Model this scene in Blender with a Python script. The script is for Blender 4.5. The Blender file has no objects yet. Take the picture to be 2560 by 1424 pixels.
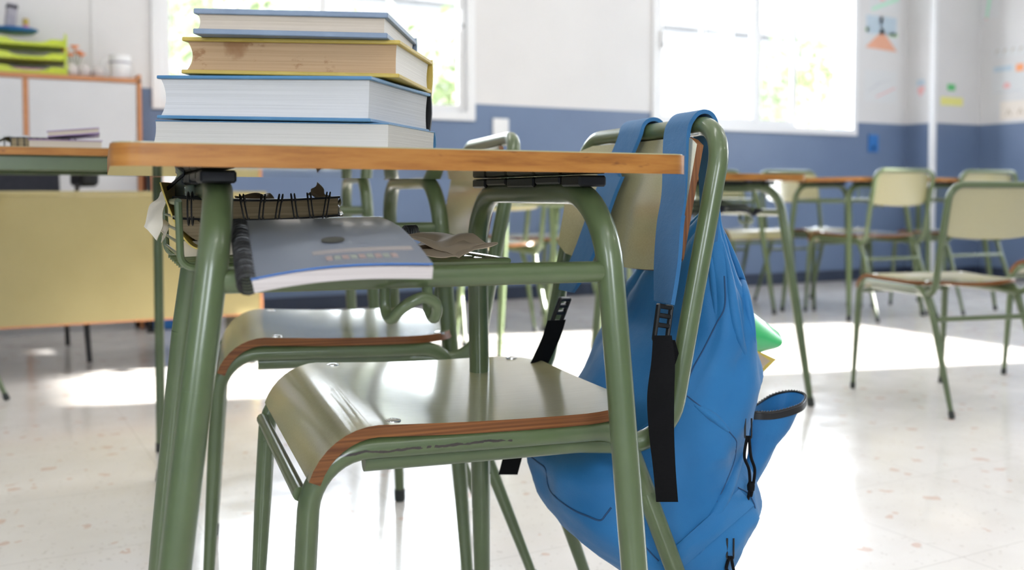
import bpy, math, random
from mathutils import Vector, Matrix, noise
random.seed(7)
S = bpy.context.scene
COL = S.collection
PI = math.pi

# ------------------------------------------------------------------ camera
F = 2500.0; W0, H0 = 2560, 1424; CXP, CYP = 1280.0, 588.0
CAMH = 0.6685; YAW = math.radians(28.6); PITCH = math.radians(2.35)
fwd = Vector((math.sin(YAW)*math.cos(PITCH), math.cos(YAW)*math.cos(PITCH), -math.sin(PITCH)))
rgt = Vector((math.cos(YAW), -math.sin(YAW), 0))
upv = rgt.cross(fwd)
CAM = Vector((0, 0, CAMH))
cd = bpy.data.cameras.new('camera'); cam = bpy.data.objects.new('camera', cd); COL.objects.link(cam)
cam.matrix_world = Matrix.Translation(CAM) @ Matrix((rgt, upv, -fwd)).transposed().to_4x4()
cd.sensor_width = 36; cd.lens = 36*F/W0; cd.shift_y = (CYP-712)/W0
cd.clip_start = 0.02; cd.clip_end = 200
cd.dof.use_dof = True; cd.dof.focus_distance = 1.14; cd.dof.aperture_fstop = 4.5
S.camera = cam
def at(px, py, Z=None, Y=None, X=None, d=None, plane=None):
    """world point seen at a photo pixel, on a height, a wall plane or at a distance along the view"""
    r = fwd + rgt*((px-CXP)/F) + upv*((CYP-py)/F)
    if Z is not None: t = (Z-CAM.z)/r.z
    elif Y is not None: t = Y/r.y
    elif X is not None: t = X/r.x
    elif plane is not None: t = (plane[0]-CAM).dot(plane[1])/r.dot(plane[1])
    else: t = d
    return CAM + r*t
# ------------------------------------------------------------------ light
S.view_settings.view_transform = 'Standard'; S.view_settings.look = 'None'
S.view_settings.gamma = 1; S.view_settings.use_curve_mapping = False
S.view_settings.exposure = 0.12
wd = bpy.data.worlds.new('sky'); S.world = wd; wd.use_nodes = True
bg = wd.node_tree.nodes['Background']; bg.inputs[0].default_value = (0.86, 0.93, 1.0, 1); bg.inputs[1].default_value = 17.0
sd = bpy.data.lights.new('sun', 'SUN'); so = bpy.data.objects.new('sun', sd); COL.objects.link(so)
sd.energy = 42; sd.angle = math.radians(0.6); sd.color = (1, 0.97, 0.92)
sdir = Vector((-0.965*0.949, 0.26*0.949, -0.316))
so.rotation_euler = sdir.to_track_quat('-Z', 'Y').to_euler(); so.location = (12, 0, 6)
for nm, loc, size, rz in (('daylight_portal', (1.82, 5.82, 1.75), (1.8, 1.2), 0), ('daylight_portal', (5.1, 5.82, 1.75), (1.8, 1.2), 0),
                          ('daylight_portal', (-3.25, -1.75, 1.725), (0.9, 1.45), PI/2), ('daylight_portal', (7.45, 2.19, 1.775), (1.38, 1.3), -PI/2),
                          ('daylight_portal', (-0.95, -3.45, 1.725), (1.1, 1.45), PI)):
    ld = bpy.data.lights.new(nm, 'AREA'); lo = bpy.data.objects.new(nm, ld); COL.objects.link(lo)
    ld.shape = 'RECTANGLE'; ld.size, ld.size_y = size; ld.cycles.is_portal = True
    lo.location = loc; lo.rotation_euler = (-PI/2, 0, rz)
CEIL = 3.0
FILL_LAMPS = [(0.4, 1.0), (3.6, 1.0), (0.4, 3.6), (3.6, 3.6), (0.4, -1.4), (3.6, -1.4)]  # positions of unseen ceiling fixtures added as fill light
FILL_LAMP_W = 8

# ------------------------------------------------------------------ materials
def mat(name, col, rough=0.5, metal=0, coat=0, coatr=0.05, spec=0.5, trans=0, sheen=0):
    m = bpy.data.materials.new(name); m.use_nodes = True; b = m.node_tree.nodes['Principled BSDF']
    b.inputs['Base Color'].default_value = (*col, 1); b.inputs['Roughness'].default_value = rough
    b.inputs['Metallic'].default_value = metal; b.inputs['Coat Weight'].default_value = coat
    b.inputs['Coat Roughness'].default_value = coatr; b.inputs['Specular IOR Level'].default_value = spec
    b.inputs['Transmission Weight'].default_value = trans; b.inputs['Sheen Weight'].default_value = sheen
    return m
def nd(m, t, **kw):
    n = m.node_tree.nodes.new(t)
    for k, v in kw.items():
        if k in n.inputs: n.inputs[k].default_value = v
        else: setattr(n, k, v)
    return n
def lk(m, a, b): m.node_tree.links.new(a, b)
def B(m): return m.node_tree.nodes['Principled BSDF']
def coords(m, kind='Object', scale=(1, 1, 1)):
    tc = nd(m, 'ShaderNodeTexCoord'); mp = nd(m, 'ShaderNodeMapping'); mp.inputs['Scale'].default_value = scale
    lk(m, tc.outputs[kind], mp.inputs[0]); return mp.outputs[0]
def ramp(m, fac, stops, interp='LINEAR'):
    r = nd(m, 'ShaderNodeValToRGB'); r.color_ramp.interpolation = interp
    e = r.color_ramp.elements
    while len(e) < len(stops): e.new(0.5)
    for i, (p, c) in enumerate(stops): e[i].position = p; e[i].color = (*c, 1) if len(c) == 3 else c
    lk(m, fac, r.inputs[0]); return r.outputs[0]
def mixc(m, fac, a, b, mode='MIX'):
    x = nd(m, 'ShaderNodeMix', data_type='RGBA', blend_type=mode)
    for s, v in ((0, fac), (6, a), (7, b)):
        if hasattr(v, 'is_linked'): lk(m, v, x.inputs[s])
        else: x.inputs[s].default_value = v if s == 0 else (*v, 1)
    return x.outputs[2]
def math_(m, op, a, b=0.0):
    x = nd(m, 'ShaderNodeMath', operation=op)
    for i, v in enumerate((a, b)):
        if hasattr(v, 'is_linked'): lk(m, v, x.inputs[i])
        else: x.inputs[i].default_value = v
    return x.outputs[0]
def bump(m, h, strength=0.2, dist=0.002):
    b = nd(m, 'ShaderNodeBump'); b.inputs['Strength'].default_value = strength; b.inputs['Distance'].default_value = dist
    lk(m, h, b.inputs['Height']); lk(m, b.outputs[0], B(m).inputs['Normal'])
def noisy(m, v, scale=5, detail=3, rough=0.5):
    n = nd(m, 'ShaderNodeTexNoise', Scale=scale, Detail=detail, Roughness=rough); lk(m, v, n.inputs['Vector']); return n.outputs[0]

M = {}
def green_metal(name, base, streak=False):
    m = mat(name, base, 0.32, 0, 0.35, 0.12); v = coords(m)
    n1 = noisy(m, v, 14, 5, 0.6); c = ramp(m, n1, [(0.3, tuple(x*0.88 for x in base)), (0.75, tuple(min(1, x*1.1) for x in base))])
    n2 = noisy(m, v, 55, 6, 0.7); chip = ramp(m, n2, [(0.735, (0, 0, 0)), (0.75, (1, 1, 1))])
    c = mixc(m, chip, c, (0.035, 0.03, 0.028))
    if streak:
        sp = nd(m, 'ShaderNodeSeparateXYZ'); lk(m, v, sp.inputs[0])
        wob = math_(m, 'MULTIPLY', math_(m, 'SUBTRACT', noisy(m, v, 60, 4), 0.5), 0.008)
        dz = math_(m, 'ABSOLUTE', math_(m, 'ADD', math_(m, 'SUBTRACT', sp.outputs[2], 0.4065), wob))
        band = math_(m, 'LESS_THAN', dz, 0.0013)
        side = math_(m, 'LESS_THAN', sp.outputs[1], -0.194)
        rng = math_(m, 'LESS_THAN', sp.outputs[0], 0.03)
        gap = math_(m, 'GREATER_THAN', noisy(m, v, 25, 3), 0.42)
        k = math_(m, 'MULTIPLY', math_(m, 'MULTIPLY', band, side), math_(m, 'MULTIPLY', rng, gap))
        c = mixc(m, k, c, (0.03, 0.022, 0.018))
    lk(m, c, B(m).inputs['Base Color']); bump(m, n1, 0.08, 0.002); return m
GREEN = (0.088, 0.122, 0.050)
M['green'] = green_metal('green_painted_steel', GREEN)
M['green_worn'] = green_metal('worn_green_painted_steel', GREEN, True)

def laminate(name, c1, c2, rough=0.16):
    m = mat(name, c1, 0.3, 0, 1.0, rough*0.6); B(m).inputs['Coat IOR'].default_value = 1.8; v = coords(m, 'Object', (6, 160, 160))
    n = noisy(m, v, 3, 3, 0.6); lk(m, ramp(m, n, [(0.3, c1), (0.7, c2)]), B(m).inputs['Base Color'])
    v2 = coords(m, 'Object', (8, 220, 8)); h = noisy(m, v2, 2, 4, 0.7)
    b = nd(m, 'ShaderNodeBump'); b.inputs['Strength'].default_value = 0.12; b.inputs['Distance'].default_value = 0.0006
    lk(m, h, b.inputs['Height']); lk(m, b.outputs[0], B(m).inputs['Coat Normal']); lk(m, b.outputs[0], B(m).inputs['Normal'])
    return m
M['seat'] = laminate('pale_green_laminate', (0.36, 0.325, 0.165), (0.43, 0.39, 0.215))
M['tabletop'] = laminate('table_laminate', (0.38, 0.35, 0.19), (0.44, 0.41, 0.24))
def ply():
    m = mat('plywood_edge', (0.24, 0.10, 0.035), 0.45, 0, 0.1, 0.2, 0.3); v = coords(m, 'Object', (4, 4, 420))
    n = noisy(m, v, 1.0, 2, 0.5); lk(m, ramp(m, n, [(0.3, (0.11, 0.036, 0.009)), (0.7, (0.24, 0.092, 0.024))]), B(m).inputs['Base Color']); return m
M['ply'] = ply()
M['plyv'] = ply(); M['plyv'].node_tree.nodes['Mapping'].inputs['Scale'].default_value = (420, 4, 4)
def woodedge():
    m = mat('varnished_wood_edge', (0.42, 0.19, 0.06), 0.42, 0, 0.08, 0.2, 0.3); v = coords(m, 'Object', (3, 3, 26))
    n = noisy(m, v, 4.0, 5, 0.6); c = ramp(m, n, [(0.25, (0.19, 0.065, 0.012)), (0.5, (0.34, 0.14, 0.028)), (0.8, (0.43, 0.20, 0.047))])
    v2 = coords(m, 'Object', (14, 14, 50)); n2 = noisy(m, v2, 1.5, 3, 0.6)
    k = ramp(m, n2, [(0.66, (0, 0, 0)), (0.76, (1, 1, 1))]); c = mixc(m, k, c, (0.12, 0.042, 0.015))
    lk(m, c, B(m).inputs['Base Color']); return m
M['woodedge'] = woodedge()
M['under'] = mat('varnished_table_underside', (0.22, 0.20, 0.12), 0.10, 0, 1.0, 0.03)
M['black'] = mat('black_plastic', (0.006, 0.006, 0.0065), 0.4)
M['rubber'] = mat('dark_rubber', (0.02, 0.025, 0.022), 0.6)
M['steel'] = mat('bright_steel', (0.75, 0.75, 0.73), 0.25, 1)
def webbing():
    m = mat('black_webbing', (0.0035, 0.0035, 0.004), 0.8, spec=0.15); v = coords(m, 'Object', (300, 300, 900)); w = noisy(m, v, 1, 1); bump(m, w, 0.5, 0.0006); return m
M['webbing'] = webbing()
def fabric(name, c1, c2):
    m = mat(name, c1, 0.62, 0, 0, 0.3, 0.3, 0, 0.08); v = coords(m); n = noisy(m, v, 7, 4, 0.5)
    lk(m, ramp(m, n, [(0.3, c1), (0.7, c2)]), B(m).inputs['Base Color'])
    a = noisy(m, coords(m, 'Object', (900, 900, 900)), 1, 1); b_ = noisy(m, coords(m), 26, 5, 0.55)
    bump(m, math_(m, 'ADD', math_(m, 'MULTIPLY', a, 0.12), b_), 0.35, 0.004); return m
M['blue'] = fabric('blue_nylon', (0.012, 0.125, 0.31), (0.022, 0.165, 0.38))
M['bluestrap'] = fabric('blue_strap_nylon', (0.022, 0.115, 0.26), (0.032, 0.14, 0.30))
M['seam'] = mat('navy_piping', (0.012, 0.06, 0.15), 0.7)
def plain_var(name, c1, c2, scale=8, rough=0.6, stretch=(1, 1, 1), coat=0):
    m = mat(name, c1, rough, 0, coat, 0.1); n = noisy(m, coords(m, 'Object', stretch), scale, 4, 0.6)
    lk(m, ramp(m, n, [(0.3, c1), (0.7, c2)]), B(m).inputs['Base Color']); return m
def pages(name, c1, c2, dens=260, stain=None):
    m = mat(name, c1, 0.8); v = coords(m, 'Object', (3, 3, dens*3)); n = noisy(m, v, 1, 3, 0.65)
    c = ramp(m, n, [(0.35, c1), (0.6, c2)])
    if stain:
        v2 = coords(m, 'Object', (1, 1, 1.6)); n2 = noisy(m, v2, 34, 5, 0.6)
        c = mixc(m, ramp(m, n2, [(0.62, (0, 0, 0)), (0.70, (0.7, 0.7, 0.7))]), c, stain)
        # one large coffee-coloured stain near the left end
        sp = nd(m, 'ShaderNodeVectorMath', operation='DISTANCE'); lk(m, coords(m, 'Object', (1, 0.05, 0.7)), sp.inputs[0]); sp.inputs[1].default_value = (-0.178, 0, 0.026)
        dd = math_(m, 'ADD', sp.outputs['Value'], math_(m, 'MULTIPLY', noisy(m, coords(m), 90, 4), 0.014))
        c = mixc(m, ramp(m, dd, [(0.018, (0.75, 0.75, 0.75)), (0.023, (0, 0, 0))]), c, stain)
    lk(m, c, B(m).inputs['Base Color']); bump(m, n, 0.5, 0.0008); return m
M['pg_cream'] = pages('cream_pages', (0.47, 0.40, 0.32), (0.54, 0.47, 0.39))
M['pg_tan'] = pages('yellowed_pages', (0.39, 0.25, 0.13), (0.47, 0.315, 0.18), 260, (0.24, 0.11, 0.04))
M['pg_head_lit'] = pages('lit_pale_page_ends', (0.76, 0.73, 0.69), (0.82, 0.79, 0.75))  # whiter paper at the page ends, with side light put into the colour
M['pg_white'] = pages('white_pages', (0.50, 0.50, 0.51), (0.58, 0.58, 0.59))
M['pg_grey'] = pages('grey_white_pages', (0.51, 0.49, 0.465), (0.56, 0.54, 0.515))
M['cv_blue'] = plain_var('grey_blue_cover', (0.15, 0.20, 0.285), (0.20, 0.26, 0.35), 20, 0.5)
M['cv_yel'] = plain_var('yellow_cover', (0.46, 0.33, 0.055), (0.53, 0.39, 0.085), 20, 0.5)
M['cv_sky'] = plain_var('sky_blue_cover', (0.06, 0.18, 0.34), (0.09, 0.23, 0.40), 20, 0.35)
M['white'] = plain_var('white_paint', (0.80, 0.80, 0.80), (0.84, 0.84, 0.84), 4, 0.5)
M['whiteplastic'] = mat('white_plastic', (0.8, 0.8, 0.8), 0.35)
M['alu'] = mat('white_lacquered_aluminium', (0.80, 0.80, 0.81), 0.35)
M['orangetrim'] = plain_var('orange_beech_trim', (0.48, 0.20, 0.08), (0.56, 0.25, 0.11), 6, 0.5, (1, 1, 12))
M['cabdoor'] = plain_var('light_grey_laminate', (0.58, 0.575, 0.585), (0.62, 0.615, 0.625), 3, 0.4)
M['panel'] = plain_var('olive_beige_laminate', (0.29, 0.24, 0.105), (0.33, 0.275, 0.125), 3, 0.35)
M['lime'] = mat('lime_green_plastic', (0.52, 0.62, 0.03), 0.3)
M['bluepl'] = mat('blue_plastic', (0.02, 0.15, 0.45), 0.35)
M['orangepl'] = plain_var('orange_cardboard', (0.85, 0.32, 0.13), (0.9, 0.38, 0.17), 6, 0.5)
M['purple'] = plain_var('purple_plastic', (0.20, 0.10, 0.30), (0.30, 0.16, 0.42), 12, 0.35)
M['darkcloth'] = plain_var('black_upholstery', (0.01, 0.011, 0.018), (0.016, 0.017, 0.026), 40, 0.8)
M['kraft'] = plain_var('brown_kraft_paper', (0.42, 0.33, 0.23), (0.50, 0.40, 0.29), 10, 0.7)
M['cream'] = plain_var('cream_paper', (0.72, 0.66, 0.54), (0.80, 0.74, 0.62), 10, 0.7)
M['notepage'] = pages('notebook_pages', (0.50, 0.45, 0.43), (0.58, 0.53, 0.51), 120)
M['brownpage'] = pages('dark_tan_pages', (0.20, 0.15, 0.08), (0.32, 0.25, 0.15), 120)
M['greenfold'] = mat('green_plastic_folder', (0.06, 0.50, 0.16), 0.3, 0, 0.3)
M['ochre'] = plain_var('ochre_cover', (0.60, 0.44, 0.07), (0.66, 0.50, 0.10), 10, 0.5)
M['grey'] = plain_var('mottled_grey', (0.25, 0.24, 0.28), (0.42, 0.40, 0.45), 40, 0.5)
M['pink'] = plain_var('pink_card', (0.62, 0.25, 0.40), (0.70, 0.32, 0.46), 10, 0.5)
M['flower'] = mat('orange_paper_flower', (0.9, 0.30, 0.10), 0.6)
M['stone'] = plain_var('pale_lumpy_clay', (0.55, 0.50, 0.48), (0.68, 0.64, 0.62), 14, 0.8)
M['terraleaf'] = plain_var('tree_leaves', (0.07, 0.10, 0.035), (0.12, 0.155, 0.06), 3, 0.6)
M['bark'] = plain_var('tree_bark', (0.2, 0.15, 0.1), (0.3, 0.24, 0.17), 12, 0.9)
M['render'] = plain_var('pale_outside_render', (0.11, 0.11, 0.11), (0.14, 0.14, 0.14), 2, 0.8)
M['brick'] = plain_var('pinkish_brick', (0.55, 0.36, 0.30), (0.66, 0.50, 0.42), 6, 0.8)
M['pave'] = plain_var('outside_paving', (0.50, 0.48, 0.45), (0.56, 0.54, 0.50), 2, 0.8)
gl = bpy.data.materials.new('window_glass'); gl.use_nodes = True
_b = gl.node_tree.nodes['Principled BSDF']; gl.node_tree.nodes.remove(_b)
_t = nd(gl, 'ShaderNodeBsdfTransparent'); _g = nd(gl, 'ShaderNodeBsdfGlossy'); _g.inputs['Roughness'].default_value = 0.02
_f = nd(gl, 'ShaderNodeFresnel', IOR=1.3); _m = nd(gl, 'ShaderNodeMixShader')
lk(gl, _f.outputs[0], _m.inputs[0]); lk(gl, _t.outputs[0], _m.inputs[1]); lk(gl, _g.outputs[0], _m.inputs[2]); lk(gl, _m.outputs[0], gl.node_tree.nodes['Material Output'].inputs[0])
M['glass'] = gl
def wallmat():
    m = mat('white_over_blue_wall_paint', (0.8, 0.8, 0.8), 0.42); v = coords(m)
    sp = nd(m, 'ShaderNodeSeparateXYZ'); lk(m, v, sp.inputs[0])
    up = math_(m, 'GREATER_THAN', sp.outputs[2], 1.228); base = math_(m, 'LESS_THAN', sp.outputs[2], 0.0)
    n = noisy(m, v, 3, 4)
    blue = ramp(m, n, [(0.3, (0.125, 0.175, 0.285)), (0.7, (0.14, 0.195, 0.31))]); wh = ramp(m, n, [(0.3, (0.68, 0.665, 0.66)), (0.7, (0.71, 0.695, 0.69))])
    lk(m, mixc(m, up, blue, wh), B(m).inputs['Base Color']); bump(m, noisy(m, v, 120, 3), 0.1, 0.002); return m
M['wall'] = wallmat()
M['baseb'] = plain_var('dark_blue_skirting', (0.025, 0.035, 0.065), (0.03, 0.042, 0.075), 6, 0.4)
def floormat():
    m = mat('pale_terrazzo', (0.7, 0.66, 0.62), 0.16, 0, 0.3, 0.08); v = coords(m)
    n = noisy(m, v, 5, 5, 0.6); c = ramp(m, n, [(0.3, (0.79, 0.745, 0.70)), (0.7, (0.85, 0.815, 0.78))])
    vo = nd(m, 'ShaderNodeTexVoronoi', Scale=26.0); vv = nd(m, 'ShaderNodeVectorMath', operation='ADD')
    nz = nd(m, 'ShaderNodeTexNoise', Scale=24.0); lk(m, v, nz.inputs['Vector']); sc = nd(m, 'ShaderNodeVectorMath', operation='SCALE'); lk(m, nz.outputs['Color'], sc.inputs[0]); sc.inputs['Scale'].default_value = 0.05
    lk(m, v, vv.inputs[0]); lk(m, sc.outputs[0], vv.inputs[1]); lk(m, vv.outputs[0], vo.inputs['Vector'])
    pick = nd(m, 'ShaderNodeSeparateColor'); lk(m, vo.outputs['Color'], pick.inputs[0])
    near = math_(m, 'LESS_THAN', vo.outputs['Distance'], math_(m, 'MULTIPLY', pick.outputs[1], 0.42)); sel = math_(m, 'GREATER_THAN', pick.outputs[0], 0.72)
    k = math_(m, 'MULTIPLY', math_(m, 'MULTIPLY', near, sel), 0.55)
    c = mixc(m, k, c, (0.66, 0.40, 0.30))
    vo2 = nd(m, 'ShaderNodeTexVoronoi', Scale=90.0); lk(m, vv.outputs[0], vo2.inputs['Vector']); p2 = nd(m, 'ShaderNodeSeparateColor'); lk(m, vo2.outputs['Color'], p2.inputs[0])
    k2 = math_(m, 'MULTIPLY', math_(m, 'MULTIPLY', math_(m, 'LESS_THAN', vo2.outputs['Distance'], 0.3), math_(m, 'GREATER_THAN', p2.outputs[2], 0.8)), 0.35)
    c = mixc(m, k2, c, (0.50, 0.44, 0.40))
    br = nd(m, 'ShaderNodeTexBrick', offset=0.0); br.inputs['Scale'].default_value = 1.0; br.inputs['Mortar Size'].default_value = 0.0018
    br.inputs['Brick Width'].default_value = 0.4; br.inputs['Row Height'].default_value = 0.4; lk(m, v, br.inputs['Vector'])
    c = mixc(m, math_(m, 'MULTIPLY', br.outputs['Fac'], 0.25), c, (0.4, 0.36, 0.33))
    lk(m, c, B(m).inputs['Base Color'])
    lk(m, ramp(m, noisy(m, v, 9, 4), [(0.3, (0.13, 0.13, 0.13)), (0.7, (0.24, 0.24, 0.24))]), B(m).inputs['Roughness']); return m
M['floor'] = floormat()
fill_lampm = bpy.data.materials.new('fill_light_diffuser'); fill_lampm.use_nodes = True  # glowing face of the added fill fixtures
B(fill_lampm).inputs['Emission Color'].default_value = (1, 0.98, 0.95, 1); B(fill_lampm).inputs['Emission Strength'].default_value = 2.0
M['lamp'] = fill_lampm

# ------------------------------------------------------------------ mesh helpers
class MB:
    def __init__(s): s.v = []; s.f = []; s.m = []; s.sharp = 40
    def add(s, vs, fs, mi=0):
        o = len(s.v); s.v += [tuple(p) for p in vs]; s.f += [tuple(i+o for i in f) for f in fs]
        s.m += list(mi) if isinstance(mi, (list, tuple)) else [mi]*len(fs); return s
    def box(s, a, b, mi=0, mtx=None, bev=0.0):
        x0, y0, z0 = a; x1, y1, z1 = b
        if bev <= 0:
            vs = [(x0,y0,z0),(x1,y0,z0),(x1,y1,z0),(x0,y1,z0),(x0,y0,z1),(x1,y0,z1),(x1,y1,z1),(x0,y1,z1)]
            fs = [(0,3,2,1),(4,5,6,7),(0,1,5,4),(1,2,6,5),(2,3,7,6),(3,0,4,7)]
        else:
            vs = []; c = bev; fs = []
            cx = [(x0, 1), (x1, -1)]; cy = [(y0, 1), (y1, -1)]; cz = [(z0, 1), (z1, -1)]
            idx = {}
            for i in (0, 1):
                for j in (0, 1):
                    for k in (0, 1):
                        X, sx = cx[i]; Y, sy = cy[j]; Z, sz = cz[k]
                        idx[i, j, k, 'x'] = len(vs); vs.append((X, Y+sy*c, Z+sz*c))
                        idx[i, j, k, 'y'] = len(vs); vs.append((X+sx*c, Y, Z+sz*c))
                        idx[i, j, k, 'z'] = len(vs); vs.append((X+sx*c, Y+sy*c, Z))
                        t = [idx[i, j, k, a_] for a_ in 'xyz']
                        fs.append(tuple(t) if (i+j+k) % 2 else tuple(t[::-1]))
            for i in (0, 1):
                q = [idx[i, j, k, 'x'] for j, k in ((0,0),(1,0),(1,1),(0,1))]; fs.append(tuple(q if i else q[::-1]))
                q = [idx[j, i, k, 'y'] for j, k in ((0,0),(1,0),(1,1),(0,1))]; fs.append(tuple(q[::-1] if i else q))
                q = [idx[j, k, i, 'z'] for j, k in ((0,0),(1,0),(1,1),(0,1))]; fs.append(tuple(q if i else q[::-1]))
            for j in (0, 1):
                for k in (0, 1):
                    q = [idx[0,j,k,'y'], idx[1,j,k,'y'], idx[1,j,k,'z'], idx[0,j,k,'z']]; fs.append(tuple(q if (j+k) % 2 == 0 else q[::-1]))
                    q = [idx[j,0,k,'x'], idx[j,1,k,'x'], idx[j,1,k,'z'], idx[j,0,k,'z']]; fs.append(tuple(q[::-1] if (j+k) % 2 == 0 else q))
                    q = [idx[j,k,0,'x'], idx[j,k,1,'x'], idx[j,k,1,'y'], idx[j,k,0,'y']]; fs.append(tuple(q if (j+k) % 2 == 0 else q[::-1]))
        if mtx is not None: vs = [mtx @ Vector(p) for p in vs]
        return s.add(vs, fs, mi)
    def tube(s, pts, r, n=14, mi=0, caps=True, closed=False):
        pts = [Vector(p) for p in pts]; N = len(pts)
        rs = r if isinstance(r, (list, tuple)) else [r]*N
        T = []
        for i in range(N):
            a = pts[(i-1) % N] if (closed or i > 0) else pts[i]; b = pts[(i+1) % N] if (closed or i < N-1) else pts[i]
            t = (b-a); T.append(t.normalized() if t.length > 1e-9 else Vector((0, 0, 1)))
        u = T[0].orthogonal().normalized(); vs = []
        for i in range(N):
            u = (u - T[i]*u.dot(T[i])).normalized(); w = T[i].cross(u)
            for k in range(n):
                a = 2*PI*k/n; vs.append(pts[i] + (u*math.cos(a)+w*math.sin(a))*rs[i])
        fs = []
        for i in range(N if closed else N-1):
            j = (i+1) % N
            for k in range(n): fs.append((i*n+k, i*n+(k+1) % n, j*n+(k+1) % n, j*n+k))
        if caps and not closed: fs.append(tuple(range(n))[::-1]); fs.append(tuple((N-1)*n+k for k in range(n)))
        return s.add(vs, fs, mi)
    def grid(s, P, thick=0.0, mi=0, me=None, back=None):
        """P[i][j] grid of points; solid of a thickness along -normal"""
        R, C = len(P), len(P[0]); P = [[Vector(p) for p in row] for row in P]
        nrm = [[None]*C for _ in range(R)]
        for i in range(R):
            for j in range(C):
                a = P[min(i+1, R-1)][j]-P[max(i-1, 0)][j]; b = P[i][min(j+1, C-1)]-P[i][max(j-1, 0)]
                q = a.cross(b); nrm[i][j] = q.normalized() if q.length > 1e-12 else Vector((0, 0, 1))
        vs = [P[i][j] for i in range(R) for j in range(C)]
        fs = [(i*C+j, (i+1)*C+j, (i+1)*C+j+1, i*C+j+1) for i in range(R-1) for j in range(C-1)]
        ms = [mi]*len(fs)
        if thick:
            o = R*C; vs += [P[i][j]-nrm[i][j]*thick for i in range(R) for j in range(C)]
            k = len(fs); fs += [tuple(o+q for q in f[::-1]) for f in fs]; ms += [mi if back is None else back]*k
            loop = [(0, j) for j in range(C)] + [(i, C-1) for i in range(1, R)] + [(R-1, j) for j in range(C-2, -1, -1)] + [(i, 0) for i in range(R-2, 0, -1)]
            e = me if me is not None else mi
            for q in range(len(loop)):
                a = loop[q][0]*C+loop[q][1]; b = loop[(q+1) % len(loop)]; b = b[0]*C+b[1]
                fs.append((a, b, b+o, a+o)); ms.append(e)
        return s.add(vs, fs, ms)
    def prism(s, poly, z0, z1, mi=0, mside=None, mbot=None):
        n = len(poly); vs = [(x, y, z0) for x, y in poly]+[(x, y, z1) for x, y in poly]
        fs = [tuple(range(n))[::-1], tuple(range(n, 2*n))]+[(i, (i+1) % n, n+(i+1) % n, n+i) for i in range(n)]
        return s.add(vs, fs, [mbot if mbot is not None else mi, mi]+[mside if mside is not None else mi]*n)
    def lathe(s, prof, c=(0, 0, 0), n=24, mi=0, axis='z', mtx=None):
        vs = []
        for r, z in prof:
            for k in range(n):
                a = 2*PI*k/n; p = Vector((r*math.cos(a), r*math.sin(a), z))
                if mtx is not None: p = mtx @ p
                vs.append(p+Vector(c))
        fs = [(i*n+k, i*n+(k+1) % n, (i+1)*n+(k+1) % n, (i+1)*n+k) for i in range(len(prof)-1) for k in range(n)]
        if prof[0][0] > 1e-6: fs.append(tuple(range(n))[::-1])
        if prof[-1][0] > 1e-6: fs.append(tuple((len(prof)-1)*n+k for k in range(n)))
        return s.add(vs, fs, mi)
    def build(s, name, mats, parent=None, smooth=True, off=None, sharp=None):
        vs = s.v if off is None else [(p[0]-off[0], p[1]-off[1], p[2]-off[2]) for p in s.v]
        me = bpy.data.meshes.new(name); me.from_pydata(vs, [], s.f); me.update()
        for k in (mats if isinstance(mats, (list, tuple)) else [mats]): me.materials.append(M[k] if isinstance(k, str) else k)
        me.polygons.foreach_set('material_index', s.m)
        if smooth:
            me.shade_smooth(); me.set_sharp_from_angle(angle=math.radians(sharp or s.sharp))
        o = bpy.data.objects.new(name, me); COL.objects.link(o)
        if parent is not None: o.parent = parent
        return o
def fillet(pts, rads, seg=8):
    """round the inner corners of a polyline"""
    pts = [Vector(p) for p in pts]; out = [pts[0]]
    if not isinstance(rads, (list, tuple)): rads = [rads]*(len(pts)-2)
    for i in range(1, len(pts)-1):
        p, a, b = pts[i], pts[i-1], pts[i+1]; u = (a-p).normalized(); v = (b-p).normalized(); ang = u.angle(v)
        if ang > PI-0.02 or rads[i-1] <= 0: out.append(p); continue
        d = min(rads[i-1]/math.tan(ang/2), (a-p).length*0.49 if i > 1 else (a-p).length*0.95, (b-p).length*0.49 if i < len(pts)-2 else (b-p).length*0.95)
        r = d*math.tan(ang/2); c = p+(u+v).normalized()*(r/math.sin(ang/2)); s0 = p+u*d-c; s1 = p+v*d-c; w = s0.angle(s1); ax = s0.cross(s1).normalized()
        for k in range(seg+1): out.append(c+Matrix.Rotation(w*k/seg, 3, ax) @ s0)
    out.append(pts[-1]); return out
def spline(pts, n=8, closed=False):
    P = [Vector(p) for p in pts]; out = []; N = len(P)
    for i in range(N if closed else N-1):
        if closed: a, b, c, d = P[(i-1) % N], P[i], P[(i+1) % N], P[(i+2) % N]
        else: a, b, c, d = P[max(i-1, 0)], P[i], P[i+1], P[min(i+2, N-1)]
        for k in range(n):
            t = k/n; out.append(0.5*((2*b)+(c-a)*t+(2*a-5*b+4*c-d)*t*t+(3*b-a-3*c+d)*t**3))
    if not closed: out.append(P[-1])
    return out
def tag(o, label=None, cat=None, group=None, kind=None):
    for k, v in (('label', label), ('category', cat), ('group', group), ('kind', kind)):
        if v: o[k] = v
    return o
def thing(name, label, cat, loc=(0, 0, 0), rz=0, group=None, sc=1.0):
    o = bpy.data.objects.new(name, None); COL.objects.link(o); o.empty_display_size = 0.05
    o.location = loc; o.rotation_euler = (0, 0, rz); o.scale = (sc, sc, sc); return tag(o, label, cat, group)
def struct(name, mb, mats, **kw): return tag(mb.build(name, mats, **kw), kind='structure')
def copy_tree(o, parent=None):
    c = o.copy(); COL.objects.link(c); c.parent = parent
    for ch in list(o.children): copy_tree(ch, c)
    return c
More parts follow.
